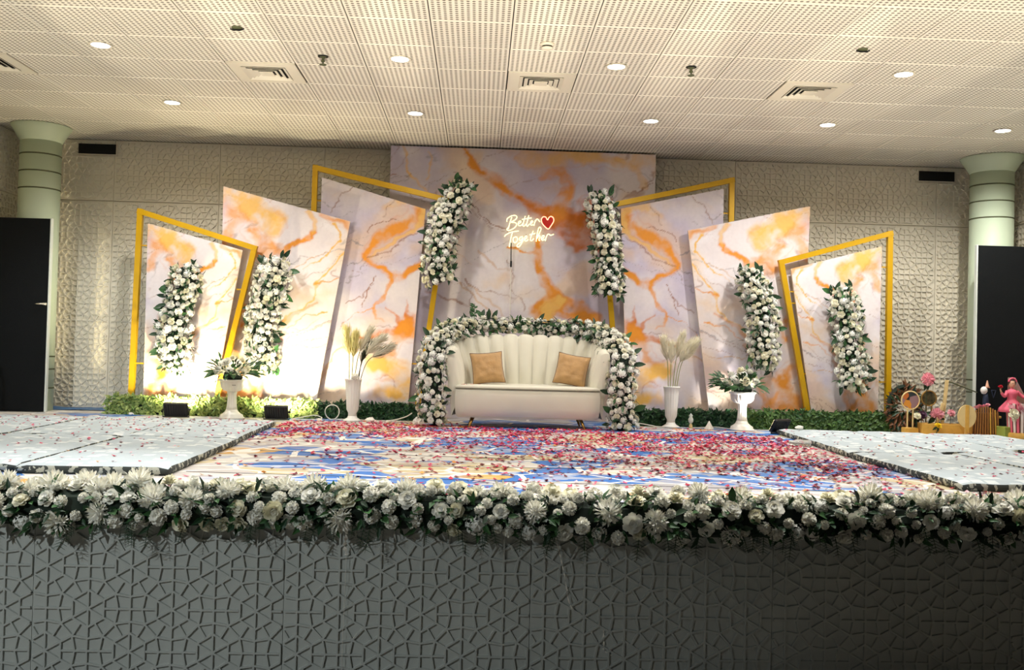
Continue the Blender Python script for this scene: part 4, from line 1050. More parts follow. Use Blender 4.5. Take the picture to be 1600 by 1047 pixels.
for i in (0, NS):                             # arm front ends, slightly domed
    row = rows[i]; c = sum(row, Vector())/nr+Vector((0, -.035, 0)); k0 = len(b.v)
    b.add(list(row)+[c], [(q, q+1, nr) if i == 0 else (q+1, q, nr) for q in range(nr-1)]+[(nr-1, 0, nr) if i == 0 else (0, nr-1, nr)])
b.build('channel_back', M_sofa, r, True)
b = MB()
outl = [(BP[i].x*1.055, BP[i].y+.03) for i in range(0, NS+1, 4)]
fl = [(-.735, -.30)]+[(-.735+.735*2*t, -.345-.02*math.sin(PI*t)) for t in [x_/12 for x_ in range(0, 13)]]+[(.735, -.30)]
shape = [p for p in outl][::-1]+fl; nS = len(shape); vs = []
for z, g in ((.10, -.035), (.125, -.004), (.20, .010), (.33, .010), (.395, .0)):
    vs += [(x*(1+g), y*(1+g)-(g*.6 if y < -.25 else 0), z) for x, y in shape]
b.add(vs, [(q*nS+i, q*nS+(i+1) % nS, (q+1)*nS+(i+1) % nS, (q+1)*nS+i) for q in range(4) for i in range(nS)]+[tuple(range(nS)), tuple(4*nS+i for i in range(nS))])
b.build('seat_base', M_sofa, r, True)
b = MB(); vs = []
for z, g in ((.396, .0), (.405, .008), (.42, .006), (.43, -.03), (.434, -.25)):
    vs += [(x*(1+g), (y+.05)*(1+g)-.05, z+(.012*(y+.35) if z > .42 else 0)) for x, y in shape]
b.add(vs, [(q*nS+i, q*nS+(i+1) % nS, (q+1)*nS+(i+1) % nS, (q+1)*nS+i) for q in range(4) for i in range(nS)]+[tuple(4*nS+i for i in range(nS))])
cush = b.build('seat_cushion', M_sofa, r, True)
b = MB(); b.tube([(x*1.006, y*1.006-.004, .398) for x, y in fl], .0045, 6); o = b.build('piping', M_pipe, cush, True); o['label'] = 'grey piping along the seat front'
for sx_ in (-1, 1):
    for y0, y1 in ((-.26, -.345), (.12, .19)):
        b = MB(); b.tube([(sx_*.555, y0, .102), (sx_*.595, y1, .0)], [.020, .010], 10); b.build('leg', M_brass, r, True)

def pillow(loc, rot, lab, seed):
    r = empty('throw_pillow', loc, lab, 'pillow', 'gold velvet throw pillows'); r.rotation_euler = rot
    n = 18; b = MB(); S = .172
    for side in (1, -1):
        vs = []
        for j in range(n+1):
            for i in range(n+1):
                u, v = i/n*2-1, j/n*2-1; pin = 1-.09*(1-u*u)*(abs(v)**3)-.09*(1-v*v)*(abs(u)**3)
                th = .062*((1-u**4)*(1-v**4))**.55+.016*mnoise.noise((u*2.2+v*1.2+seed, v*3.2-u, side*3))*(1-u**4)*(1-v**4)
                vs.append((u*S*(1-.07*(1-v*v)*abs(u)), side*-th, v*S*(1-.07*(1-u*u)*abs(v))))
        fs = [(j*(n+1)+i, j*(n+1)+i+1, (j+1)*(n+1)+i+1, (j+1)*(n+1)+i) for j in range(n) for i in range(n)]
        b.add(vs, fs if side > 0 else [tuple(reversed(f)) for f in fs])
    b.build('cover', M_pillow, r, True)
    b = MB(); ed_ = []
    for t in range(40):
        s_, q = divmod(t, 10); q = q/10*2-1; u, v = ((q, -1), (1, q), (-q, 1), (-1, -q))[s_]
        ed_.append((u*S*(1-.07*(1-v*v)*abs(u)), 0, v*S*(1-.07*(1-u*u)*abs(v))))
    b.tube(ed_, .004, 5, closed=True); b.build('edge_seam', M_pillowe, r)
pillow((.095, 10.16, .606), (-.32, -.09, .18), 'tan velvet throw pillow on the sofa end nearer the pampas fan and floodlights', 1)
pillow((.985, 10.16, .606), (-.32, .16, -.20), 'tan velvet throw pillow on the sofa end nearer the glaring white urn', 2)

# ------------------------------------------------------------------ urns, vases, bouquets, pampas
def fl(nf, amp, lo, hi): return lambda i, a: (amp*(.5+.5*math.cos(nf*a)) if lo <= i <= hi else 0)
def urn(loc, lab, mark):
    r = empty('pedestal_urn', loc, lab, 'urn', 'white pedestal urns')
    b = MB(); b.lathe([(0, .01), (.132, 0), (.135, .012), (.120, .022), (.118, .040), (.092, .055), (.070, .075), (.058, .10)], 48); b.build('foot', M_urn, r, True)
    b = MB(); b.lathe([(.058, .10), (.052, .13), (.047, .20), (.045, .25), (.052, .275), (.05, .285)], 60, flute=fl(12, .10, 1, 4)); b.build('stem', M_urn, r, True)
    b = MB(); b.lathe([(.05, .285), (.090, .298), (.118, .325), (.126, .355), (.128, .385), (.130, .392), (.142, .398), (.144, .412), (.136, .415), (.12, .41), (.10, .38), (0, .37)], 72, flute=fl(18, .07, 1, 4)); bowl = b.build('bowl', M_urn, r, True)
    if mark:
        b = MB()
        for q in range(3): b.tube(crom([(.030+.012*q, -.122+.004*q, .352), (.033+.012*q, -.123+.004*q, .362), (.038+.012*q, -.122+.004*q, .352)], 3), .0016, 4)
        o = b.build('scribble', M_blackp, bowl); o['label'] = 'small dark scribbled mark on the bowl'
urn((-2.60, 10.30, 0), 'fluted white pedestal urn standing between the two lit black floodlights', True)
urn((2.865, 10.35, 0), 'overexposed white pedestal urn beside the toppled floodlight', False)
def bouquet(loc, lab, seed, lean, nfl):
    r = empty('flower_bouquet', loc, lab, 'flowers', 'bouquets in the pedestal urns'); r.scale = (1.42,)*3; R = random.Random(seed); pl = []
    b = MB(); b.lathe([(0, -.02), (.06, -.01), (.075, .02), (.06, .06), (0, .08)], 10, mi=1)
    for i in range(150):
        a = R.random()*6.28; th = R.uniform(.5, 1.75); d = Vector((math.sin(th)*math.cos(a)+lean, math.sin(th)*math.sin(a), math.cos(th)))
        p = Vector((math.cos(a)*.09+lean*.1, math.sin(a)*.09, .03+R.random()*.05))
        dd = (d+Vector((0, 0, R.uniform(-.3, .4)))).normalized(); q = p+dd*R.uniform(.02, .10); n = Vector((0, -.4, 1))
        if abs(dd.dot(n.normalized())) < .95: leaf_geo(b, q, dd, n, R.uniform(.035, .07), R.uniform(.016, .03), R.choice((0, 2, 2)), 2)
    o = b.build('foliage', [M_leafd, M_core, M_leaf], r); o['kind'] = 'stuff'
    for t in range(400):
        if len(pl) >= nfl: break
        a = R.random()*6.28; th = R.uniform(.1, 1.25); n = Vector((math.sin(th)*math.cos(a), math.sin(th)*math.sin(a), math.cos(th))); p = Vector((n.x*.125, n.y*.11, .02+n.z*.135)); s = R.uniform(.032, .046)
        if any((p-q).length < (s+w)*.75 for q, w in pl): continue
        pl.append((p, s)); ks = R.choice(((ROSES, 'rose'), (ROSES, 'rose'), (HYDS, 'hydrangea'))); f = put(ks[1], R.choice(ks[0]), r, p); f.rotation_mode = 'QUATERNION'; f.rotation_quaternion = quat_z(n, a); f.scale = (s, s, s)
    for i in range(16):
        a = R.random()*6.28; d = Vector((math.cos(a)+lean, math.sin(a)*.6, R.uniform(-.25, .35))).normalized(); f = put('leaf', LEAF2 if R.random() < .6 else LEAF, r, Vector((d.x*.12, d.y*.1, .05))); f.rotation_mode = 'QUATERNION'
        f.rotation_quaternion = quat_x(d, Vector((0, -.5, 1))); L = R.uniform(.07, .12); f.scale = (L, L, L)
bouquet((-2.60, 10.30, .405), 'bouquet of white roses in the urn between the floodlights', 71, .25, 20)
bouquet((2.865, 10.35, .405), 'leafy bouquet in the glaring white urn, sprawling to its side', 72, -.45, 16)

def vase(loc, lab):
    r = empty('fluted_vase', loc, lab, 'vase', 'tall fluted white vases')
    b = MB(); b.lathe([(0, .006), (.095, 0), (.097, .010), (.080, .020), (.055, .034), (.046, .055)], 40); b.build('foot', M_urn, r, True)
    b = MB(); b.lathe([(.046, .055), (.044, .085), (.052, .10), (.064, .125), (.070, .22), (.080, .36), (.086, .43), (.090, .436), (.092, .448), (.085, .45), (.074, .42), (.06, .2), (0, .12)], 72, flute=fl(16, .06, 3, 6)); b.build('body', M_urn, r, True)
vase((-1.335, 10.36, 0), 'fluted white vase holding the fan of pampas plumes beside the white cable coil')
vase((2.125, 10.52, 0), 'fluted white vase holding upright cream pampas plumes')
M_pam = mat('pampas_cream', 'f0ead0', .8); M_pamg = mat('pampas_grey', 'e4dfca', .8); M_pamy = mat('pampas_yellow', 'e6dd96', .8)
M_stem = mat('grass_stem', '8d9450', .7); M_stemd = mat('grass_stem_dark', '2f3420', .7)
def plume(base, tip, bend, width, material, stem_m, lab, grp, seed, start=.42):
    R = random.Random(seed); r = empty('pampas_plume', base, lab, 'pampas grass', grp); base = Vector(base); tip = Vector(tip)-base
    P = crom([Vector((0, 0, -.22)), tip*.35+Vector((0, 0, .02)), tip*.72+Vector(bend)*.3, tip+Vector(bend)], 8)
    b = MB(); b.tube(P, [.004]*(len(P)-6)+[.0028]*6, 5); b.build('stem', stem_m, r)
    b = MB(); n = len(P)-1
    for i in range(380):
        t = start+(.93-start)*R.random(); q = t*n; j = min(int(q), n-1); p = P[j].lerp(P[j+1], q-j); T = (P[j+1]-P[j]).normalized()
        a = R.random()*6.2832; u = T.orthogonal().normalized(); s = u*math.cos(a)+T.cross(u)*math.sin(a); k_ = (t-start)/(.93-start)
        L = R.uniform(.10, .19)*(1-.35*k_); sp = width*2.1*(1.25-.35*k_)*R.uniform(.3, 1.15); e = p+T*L+s*sp+Vector((0, 0, -.012*R.random())); m_ = p.lerp(e, .5)+s*sp*.28; w = s.cross(T).normalized()*.0024
        b.add([p-w, p+w, m_+w*1.3, m_-w*1.3, e], [(0, 1, 2, 3), (3, 2, 4)])
    o = b.build('plume_head', material, r); o['kind'] = 'stuff'
gl = 'pampas plumes fanned in the vase by the cable coil'
for q, (tip, bend, w, m_, sm, st) in enumerate((((-1.40, 10.36, .98), (-.02, 0, 0), .030, M_pamy, M_stem, .40), ((-1.32, 10.33, .93), (.0, 0, 0), .030, M_pamy, M_stem, .40), ((-1.22, 10.40, .99), (.05, 0, -.01), .026, M_pam, M_stem, .45), ((-1.10, 10.34, .94), (.07, 0, -.04), .034, M_pamg, M_stemd, .45), ((-1.02, 10.38, .86), (.08, 0, -.05), .030, M_pamg, M_stemd, .5), ((-1.20, 10.38, .84), (.03, 0, -.01), .018, M_stemd, M_stemd, .35))):
    labs = ('yellowish pampas plume, outermost upright one of the fan', 'yellowish pampas plume, shorter and second in the fan', 'cream pampas plume, tallest and central in the fan', 'grey pampas plume bending sideways in the fan', 'greyest pampas plume drooping lowest in the fan', 'dark short grass spray in the fan')
    plume((-1.335+(-.04+.016*q), 10.36, .44), tip, bend, w, m_, sm, labs[q], gl, 80+q, st)
gr_ = 'upright cream pampas plumes'
for q, (tip, bend, w) in enumerate((((2.05, 10.52, .96), (-.02, 0, -.0), .026), ((2.11, 10.50, .90), (.0, 0, 0), .024), ((2.22, 10.54, 1.03), (.02, 0, -.01), .028), ((2.27, 10.50, .94), (.05, 0, -.02), .030), ((2.33, 10.54, .98), (.06, 0, -.03), .032))):
    labs = ('cream pampas plume outermost toward the sofa, upright vase', 'short cream pampas plume second from the sofa, upright vase', 'tallest cream pampas plume, middle of the upright vase', 'cream pampas plume fourth from the sofa, upright vase', 'cream pampas plume leaning farthest from the sofa')
    plume((2.125+(-.03+.015*q), 10.52, .44), tip, bend, w, M_pam, M_stem, labs[q], gr_, 90+q, .45)
r = empty('white_ball_flower', (-1.31, 10.29, .47), 'single white ball flower on the rim of the fan vase', 'flowers'); f = put('blossom', CARNS[0], r); f.scale = (.045,)*3; f.rotation_euler = (1.0, .3, 0)
b = MB(); b.tube([(0, .01, .0), (.0, .03, -.1)], .004, 5); b.build('stem', M_stem, r)

# ------------------------------------------------------------------ floodlights
M_glass = mat('flood_glass', 'fff3d0', .2, emit='ffe9b0', estr=6)
def flood(loc, rz, tilt, lab, energy, col, aim, cone=2.5):
    r = empty('floodlight', loc, lab, 'floodlight', 'black floodlights on the stage floor', rz)
    M = Matrix.Translation((0, 0, .088)) @ Matrix.Rotation(tilt, 4, 'X')
    b = MB(); b.bbox((-.125, -.028, -.075), (.125, .012, .075), .008, M=M)
    for q in range(9): b.box((-.10+.025*q-.004, -.034, -.06), (-.10+.025*q+.004, -.027, .06), M=M)
    hou = b.build('housing', M_blackp, r)
    b = MB(); b.box((-.112, .012, -.062), (.112, .016, .062), M=M); o = b.build('front_glass', M_glass, hou); o['label'] = 'glowing front glass facing the panel'
    b = MB(); b.tube([(-.135, 0, .088), (-.137, .0, .008), (.137, .0, .008), (.135, 0, .088)], .007, 6); b.build('bracket', M_blackp, r)
    b = MB(); b.lathe([(.014, -.01), (.014, .01)], 10); b.v = [tuple((Matrix.Translation((.138, 0, .088)) @ Matrix.Rotation(PI/2, 4, 'Y')) @ Vector(v)) for v in b.v]; b.build('knob', M_blackp, r)
    R_ = Matrix.Rotation(rz, 3, 'Z'); pos = Vector(loc)+R_ @ (M @ Vector((0, .03, .055)))
    lamp('flood_beam', 'SPOT', pos, energy, col, aim, spot_size=cone, spot_blend=.5, shadow_soft_size=.03)
flood((-3.175, 10.28, 0), .04, .42, 'black floodlight before the outermost small panel, beside the pale hedge end', E_FLOOD, (1, .86, .55), (-3.2, 10.8, .75))
flood((-2.115, 10.24, 0), -.05, .42, 'black floodlight before the wide frameless panel, between urn and cable coil', E_FLOOD, (1, .88, .60), (-2.1, 10.9, .75))
flood((3.16, 9.98, 0), .62, .50, 'toppled black floodlight throwing glare on the white urn', E_FLOOD*.42, (1, .95, .84), (2.87, 10.40, .36), .80)

# ------------------------------------------------------------------ cables and floor litter
def cable(pts, lab, rad=.005, nm='power_cable', m_=None):
    tag(MB_t(pts, rad).build(nm, m_ or M_cable, None, True), lab, 'cable')
def MB_t(pts, rad):
    b = MB(); b.tube(crom(pts, 6), rad, 6); return b
cable([(-1.98, 10.34, .006), (-1.85, 10.40, .03), (-1.74, 10.44, .045), (-1.66, 10.38, .02), (-1.76, 10.30, .006), (-1.95, 10.28, .006)], 'white cable loop lying between the floodlight and the standing coil')
co_ = [(-1.56+.075*math.cos(a), 10.42+.02*math.sin(a*2), .085+.078*math.sin(a)) for a in [x_*PI/8 for x_ in range(-4, 13)]]
cable(co_+[(-1.45, 10.40, .012), (-1.2, 10.44, .006), (-.95, 10.46, .006), (-.78, 10.40, .05), (-.70, 10.35, .10)], 'white cable coil standing upright before the dark hedge', .006)
cable([(1.62, 10.42, .05), (1.75, 10.40, .045), (1.9, 10.45, .02), (2.0, 10.47, .006), (2.35, 10.46, .006), (2.6, 10.44, .02), (2.75, 10.40, .006)], 'white cable running from the arch to the glaring urn')
rl = random.Random(5)
def crumple(loc, s, lab, m_=None, nm='paper_scrap'):
    R = random.Random(lab); b = MB(); vs = []; n = 7
    for j in range(5):
        for i in range(n):
            a = 2*PI*i/n; th = PI*(j+.5)/5; q = s*R.uniform(.6, 1.15); vs.append((loc[0]+q*math.sin(th)*math.cos(a), loc[1]+q*.7*math.sin(th)*math.sin(a), max(.001, loc[2]+s*.4+q*.5*math.cos(th))))
    b.add(vs, [(j*n+i, j*n+(i+1) % n, (j+1)*n+(i+1) % n, (j+1)*n+i) for j in range(4) for i in range(n)]+[tuple(range(n)), tuple(4*n+i for i in reversed(range(n)))])
    tag(b.build(nm, m_ or M_paper), lab, 'litter')
crumple((-1.66, 10.22, 0), .035, 'white petal scrap on the floor under the standing cable coil')
crumple((-1.13, 10.26, 0), .06, 'largest crumpled white paper beside the fan vase foot')
crumple((-.93, 10.16, 0), .035, 'small white scrap between the fan vase and the arch')
crumple((3.30, 9.78, .06), .05, 'white crumpled tissue on the mat by the toppled floodlight')
crumple((-4.02, 10.75, 0), .055, 'white tissue lying by the wall before the pale hedge end')
crumple((-3.72, 10.5, 0), .03, 'smaller white scrap at the foot of the pale hedge')
crumple((3.52, 6.05, .058), .035, 'white paper scrap lying on the front mat near its edge')
crumple((2.86, 5.30, 0), .03, 'small red wrapper on the carpet behind the front garland', M_red, 'wrapper')
r = empty('paper_cone', (2.52, 10.40, 0), 'small white paper cone on the floor before the dark hedge', 'litter'); b = MB(); b.lathe([(.055, 0), (.03, .04), (.004, .085), (0, .088)], 10); b.build('folded_paper', M_paper, r)
r = empty('toy_figurine', (2.33, 10.45, 0), 'tiny pastel figurine standing between the vase and the paper cone', 'figurine')
b = MB(); b.lathe([(0, 0), (.022, 0), (.018, .03), (.01, .05)], 10); b.build('base', M_woodp, r, True)
b = MB(); b.lathe([(.01, .05), (.026, .07), (.028, .10), (.015, .125), (.022, .14), (0, .165)], 10); b.build('body', M_edge, r, True)
r = empty('plastic_bottle', (2.98, 8.50, .03), 'clear plastic water bottle lying against the mat edge', 'bottle'); r.rotation_euler = (0, PI/2, 2.6)
M_pet_b = mat('clear_plastic', 'dfe9ea', .15, trans=.75)
b = MB(); b.lathe([(0, 0), (.030, 0), (.032, .01), (.029, .05), (.032, .09), (.031, .13), (.014, .17), (.013, .185)], 16); b.build('bottle_body', M_pet_b, r, True)
b = MB(); b.lathe([(.015, .178), (.015, .195), (0, .196)], 12); b.build('cap', M_edge, r, True)

# ribbons and threads hanging on the stage front
def ribbon(pts, w, lab):
    b = MB(); P = crom(pts, 6); n = len(P); vs = []
    for i, p in enumerate(P):
        a = i*.9; d = Vector((math.cos(a)*w, math.sin(a)*w*.4, 0)); vs += [p-d, p+d]
    b.add(vs, [(2*i, 2*i+1, 2*i+3, 2*i+2) for i in range(n-1)]); tag(b.build('hanging_ribbon', M_paper), lab, 'ribbon')
yf = STAGE_Y-.02
ribbon([(-.612, yf-.12, -.06), (-.617, yf-.09, -.14), (-.632, yf-.02, -.20), (-.625, yf, -.25)], .010, 'white ribbon end hanging below the garland at a dark gap')
b = MB(); b.tube(crom([(-.625, yf, -.25), (-.628, yf, -.45), (-.632, yf, -.70), (-.632, yf, -.88)], 4), .0012, 4); tag(b.build('hanging_thread', M_paper), 'thin white thread falling straight down the stage front', 'thread')
ribbon([(.40, yf-.03, -.14), (.425, yf, -.22), (.44, yf, -.28), (.455, yf, -.34), (.475, yf, -.45), (.50, yf, -.50)], .004, 'slanting white ribbon strands dangling from a drooping flower')
ribbon([(1.37, yf-.03, -.10), (1.385, yf-.01, -.15), (1.41, yf, -.18), (1.43, yf, -.21)], .004, 'short white ribbon bit hanging below the darker garland stretch')
for q, (pts, lab) in enumerate((([(.59, yf+.012, -.56), (.62, yf+.012, -.557)], 'short dash-like white tape mark low on the stage front'), ([(.655, yf+.012, -.60), (.658, yf+.012, -.66), (.662, yf+.012, -.70), (.70, yf+.012, -.725)], 'angled white tape scrap stuck low on the stage front'))):
    ribbon(pts, .005, lab)

# ------------------------------------------------------------------ chrome stand at the picture's edge
r = empty('chrome_stand', (-5.02, 9.95, 0), 'chrome tube stand on a wooden foot before the lever-handled board', 'stand')
b = MB(); b.tube(crom([(-.30, 0, .52), (-.10, 0, .52), (-.03, 0, .47), (-.015, 0, .38), (-.02, 0, .06)], 5), .017, 10); b.build('tube_frame', M_chrome, r, True)
b = MB(); b.tube([(-.26, .0, .14), (.15, -.02, .14)], .022, 12); b.tube([(.15, -.02, .14), (.16, -.02, .14)], .026, 12); b.build('cross_tube', M_chrome, r, True)
b = MB(); b.bbox((-.30, -.12, 0), (.06, .12, .045), .01); b.build('wooden_foot', M_woodd, r)
b = MB(); b.bbox((-.28, -.10, .045), (.03, .10, .075), .008); b.build('pad', M_paper, r)
b = MB(); b.lathe([(.0, .52), (.055, .525), (.06, .56), (.05, .60), (.0, .62)], 14, c=(-.09, 0, 0)); b.build('wooden_knob', M_wood, r, True)

# ------------------------------------------------------------------ craft clutter by the plain black board
def on_floor(px, py): return (px, py, 0)
def hoop(loc, lab, R0, post, art, rimc):
    r = empty('picture_hoop', loc, lab, 'ornament', 'round picture hoops')
    zc = post+R0
    b = MB(); b.bbox((-.075, -.05, 0), (.075, .05, .075), .006); b.build('base_block', M_wood, r)
    b = MB(); b.tube([(-.03, 0, .07), (-.03, 0, post+.02)], .008, 6); b.tube([(.03, 0, .07), (.03, 0, post+.02)], .008, 6); b.build('posts', rimc, r)
    b = MB(); b.tube([(R0*math.cos(a), 0, zc+R0*math.sin(a)) for a in [2*PI*i/36 for i in range(36)]], .008, 8, closed=True); b.build('rim', rimc, r, True)
    b = MB(); n = 28; b.add([(R0*.97*math.cos(2*PI*i/n), y, zc+R0*.97*math.sin(2*PI*i/n)) for y in (-.004, .004) for i in range(n)], [tuple(range(n)), tuple(reversed(range(n, 2*n)))]+[(i, (i+1) % n, (i+1) % n+n, i+n) for i in range(n)])
    b.build('picture_disc', art, r)
k = NT('hoop_picture'); co = k.obj(); v_ = k.n('ShaderNodeTexVoronoi'); v_.inputs['Scale'].default_value = 11; k.l(co, v_.inputs['Vector']); sx = k.n('ShaderNodeSeparateColor'); k.l(v_.outputs['Color'], sx.inputs[0])
k.l(k.ramp(sx.outputs[0], [(0, lin('b5622c')), (.22, lin('2c3338')), (.42, lin('8c6c70')), (.6, lin('d9c0ae')), (.72, lin('d08a30')), (.88, lin('1d2326'))], 'CONSTANT'), k.b.inputs['Base Color']); k.b.inputs['Roughness'].default_value = .3; M_art = k.m
k = NT('hoop_dark'); k.l(k.ramp(k.noise(14, 3), [(.35, lin('181a15')), (.6, lin('5b5233')), (.72, lin('a39467'))]), k.b.inputs['Base Color']); k.b.inputs['Roughness'].default_value = .25; M_art2 = k.m
hoop((4.69, 10.30, 0), 'round picture hoop with orange and dark print on a wood block', .098, .27, M_art, M_woodp)
hoop((4.95, 10.42, 0), 'round dark hoop with thin gold rim behind the pink flowers', .082, .31, M_art2, M_brass)
def bloom(loc, s, me, lab, nvec=(0, -1, .4), leafy=True, grp=None):
    r = empty('silk_flower', loc, lab, 'flowers', grp); f = put('blossom', me, r); f.rotation_mode = 'QUATERNION'; f.rotation_quaternion = quat_z(Vector(nvec), rl.random()*6); f.scale = (s,)*3
    b = MB()
    for q in range(4):
        a = rl.random()*6.28; leaf_geo(b, Vector((0, .01, 0)), Vector((math.cos(a), .15, math.sin(a))), Vector((0, -1, .2)), s*1.5, s*.7, 0, 2)
    b.tube([(0, 0, 0), (0, .03, -max(.02, loc[2]*.8))], .004, 5); b.build('leaves_and_stem', M_leafd, r)
bloom((4.90, 10.36, .60), .085, PINKS[0], 'spiky pale pink dahlia standing highest in the craft clutter', (0, -1, .1))
M_pur = [rose_mesh(8).mesh('purple_rose', M_purple, True), rose_mesh(9).mesh('cream_rose', M_cream, True), rose_mesh(12).mesh('yellow_rose', M_yellow, True)]
bloom((4.95, 10.24, .215), .085, PINKS[0], 'large pink peony lying low on the yellow wooden tray', (0, -.6, 1))
bloom((4.80, 10.26, .21), .055, M_pur[0], 'dark purple silk rose between the hoop and the pink peony', (0, -1, .8))
bloom((4.74, 10.24, .20), .045, M_pur[1], 'cream silk rose touching the stand of the picture hoop', (0, -1, .6))
bloom((4.90, 10.10, .105), .042, M_pur[2], 'bright yellow silk rose lying on the floor before the tray', (.2, -.6, 1))
bloom((5.13, 10.28, .24), .045, PINKS[1], 'coral pink silk rose behind the round wooden paddle', (0, -1, .6))
# dried wreath behind the hoop
r = empty('dried_wreath', (4.72, 10.52, 0), 'brown dried leaf wreath behind the picture hoop', 'wreath'); b = MB(); Rw = random.Random(4)
for i in range(380):
    a = Rw.random()*6.28; q_ = Rw.random()**.4; p = Vector((math.cos(a)*.17*q_, Rw.uniform(-.04, .04), .27+math.sin(a)*.24*q_)); d = Vector((math.cos(a+Rw.uniform(-1, 1)), Rw.uniform(-.6, .2), math.sin(a+Rw.uniform(-1, 1)))).normalized()
    leaf_geo(b, p, d, Vector((0, -1, .3)), Rw.uniform(.05, .10), Rw.uniform(.02, .035), Rw.choice((0, 0, 1)), 2)
o = b.build('dried_leaves', [M_woodd, M_leafd], r); o['kind'] = 'stuff'
b = MB(); b.tube([(math.cos(a)*.17, 0, .27+math.sin(a)*.24) for a in [2*PI*i/24 for i in range(24)]], .03, 6, closed=True); b.build('ring', M_core, r)
# tray
r = empty('wooden_tray', (5.03, 10.22, 0), 'yellow wooden tray box under the pink peony', 'tray'); r.rotation_euler = (0, 0, -.22)
for A, B in (((-.24, -.10, .0), (.24, .10, .02)), ((-.24, -.11, 0), (.24, -.095, .13)), ((-.24, .095, 0), (.24, .11, .13)), ((-.25, -.11, 0), (-.235, .11, .13)), ((.235, -.11, 0), (.25, .11, .13))):
    b = MB(); b.bbox(A, B, .003); b.build('board', M_wood, r)
# easel stick with rod
r = empty('easel_stick', (5.06, 10.36, 0), 'pale wooden upright stick with a long thin rod slanting off its top', 'stand')
b = MB(); b.bbox((-.018, -.012, .0), (.018, .012, .60), .003, M=Matrix.Rotation(.10, 4, 'Y')); b.build('upright', M_woodp, r)
b = MB(); b.bbox((-.018, -.012, .0), (.018, .012, .36), .003, M=Matrix.Translation((-.10, -.03, .0)) @ Matrix.Rotation(.30, 4, 'Y')); b.build('brace', M_woodp, r)
b = MB(); b.tube([(.06, 0, .59), (.42, .05, .47)], .007, 6); b.build('rod', M_groove, r)
# round paddle on base board
r = empty('round_paddle', (5.17, 10.02, 0), 'round pale wooden paddle upright on a long base board', 'ornament')
b = MB(); n = 26; b.prism([(.098*math.cos(2*PI*i/n), .225+.122*math.sin(2*PI*i/n)) for i in range(n)], -.008, .008); b.build('disc', M_woodp, r)
b = MB(); b.bbox((-.020, -.014, .02), (.020, -.007, .345), .002); b.build('centre_strip', M_wood, r)
b = MB(); b.bbox((-.018, -.012, .02), (.018, .012, .12), .003); b.build('handle', M_woodp, r)
b = MB(); b.bbox((-.20, -.04, 0), (.36, .05, .028), .004); b.build('base_board', M_wood, r)
# slatted cradle
r = empty('slatted_basket', (5.40, 10.16, 0), 'brown slatted wooden basket topped with small pink flowers', 'basket')
b = MB(); b.bbox((-.15, -.07, .0), (.17, .10, .03), .004); b.build('floor_board', M_wood, r)
for q in range(11):
    x = -.135+.029*q; hh = .27+.06*math.sin(q/10*PI)
    b = MB(); b.bbox((x-.007, -.075, .03), (x+.007, -.064, hh), .002, M=Matrix.Translation((0, 0, 0)) @ Matrix.Rotation((q-5)*-.012, 4, 'Y')); b.build('slat', M_wood if q in (7, 9) else M_slat, r)
b = MB(); b.box((-.14, -.06, .03), (.16, .09, .26)); b.build('inner_box', M_woodd, r)
for q in range(6):
    f = put('blossom', PINKS[1], r, (-.16+.045*q, -.03+.02*(q % 2), .285+.02*q*(.6 if q < 4 else .5))); f.scale = (.030,)*3; f.rotation_euler = (.6, 0, q)
# groom-like bird ornament
r = empty('bird_figurine', (5.52, 10.30, 0), 'small white headed figurine with a navy ribbon behind the slatted basket', 'figurine')
b = MB(); b.lathe([(0, 0), (.03, 0), (.025, .15), (.035, .30), (.028, .42), (.018, .47)], 12); b.build('body', M_navy, r, True)
b = MB(); b.lathe([(0, .455), (.022, .46), (.036, .49), (.034, .515), (.018, .535), (0, .54)], 12, c=(-.02, 0, 0)); b.build('head', M_urn, r, True)
b = MB(); b.lathe([(.03, .525), (.018, .545), (.006, .60), (0, .61)], 10, c=(.015, 0, 0)); b.build('cap', M_skin, r, True)
b = MB(); b.tube([(.05, -.02, .50), (.10, -.02, .50), (.075, -.02, .42), (.05, -.02, .50)], .006, 5); b.build('ribbon', M_navy, r)
# brown tray, green box, bottle
r = empty('brown_box', (5.60, 10.42, 0), 'open dark brown box behind the green block', 'box')
b = MB(); b.bbox((-.09, -.07, 0), (.10, .08, .20), .004); b.build('box_body', M_woodd, r)
b = MB(); b.bbox((-.10, -.08, .20), (.11, .09, .225), .004, M=Matrix.Rotation(.06, 4, 'Y')); b.build('lid', M_wood, r)
r = empty('green_block', (5.58, 9.98, 0), 'flat olive green block at the foot of the striped basket', 'box'); b = MB(); b.bbox((-.06, -.07, 0), (.14, .09, .125), .004); b.build('block_body', M_green, r)
b = MB(); b.bbox((-.063, -.073, .115), (.143, .093, .128), .003); b.build('block_lid', M_green, r)
r = empty('small_bottle', (5.585, 10.42, .232), 'tiny green bottle with pale cap standing on the brown box', 'bottle'); b = MB(); b.lathe([(0, 0), (.018, 0), (.02, .05), (.012, .08), (.010, .10)], 12); b.build('glass', mat('green_glass', '6c7d3a', .25), r, True)
b = MB(); b.lathe([(.012, .095), (.012, .135), (0, .137)], 10); b.build('cap', M_edge, r, True)
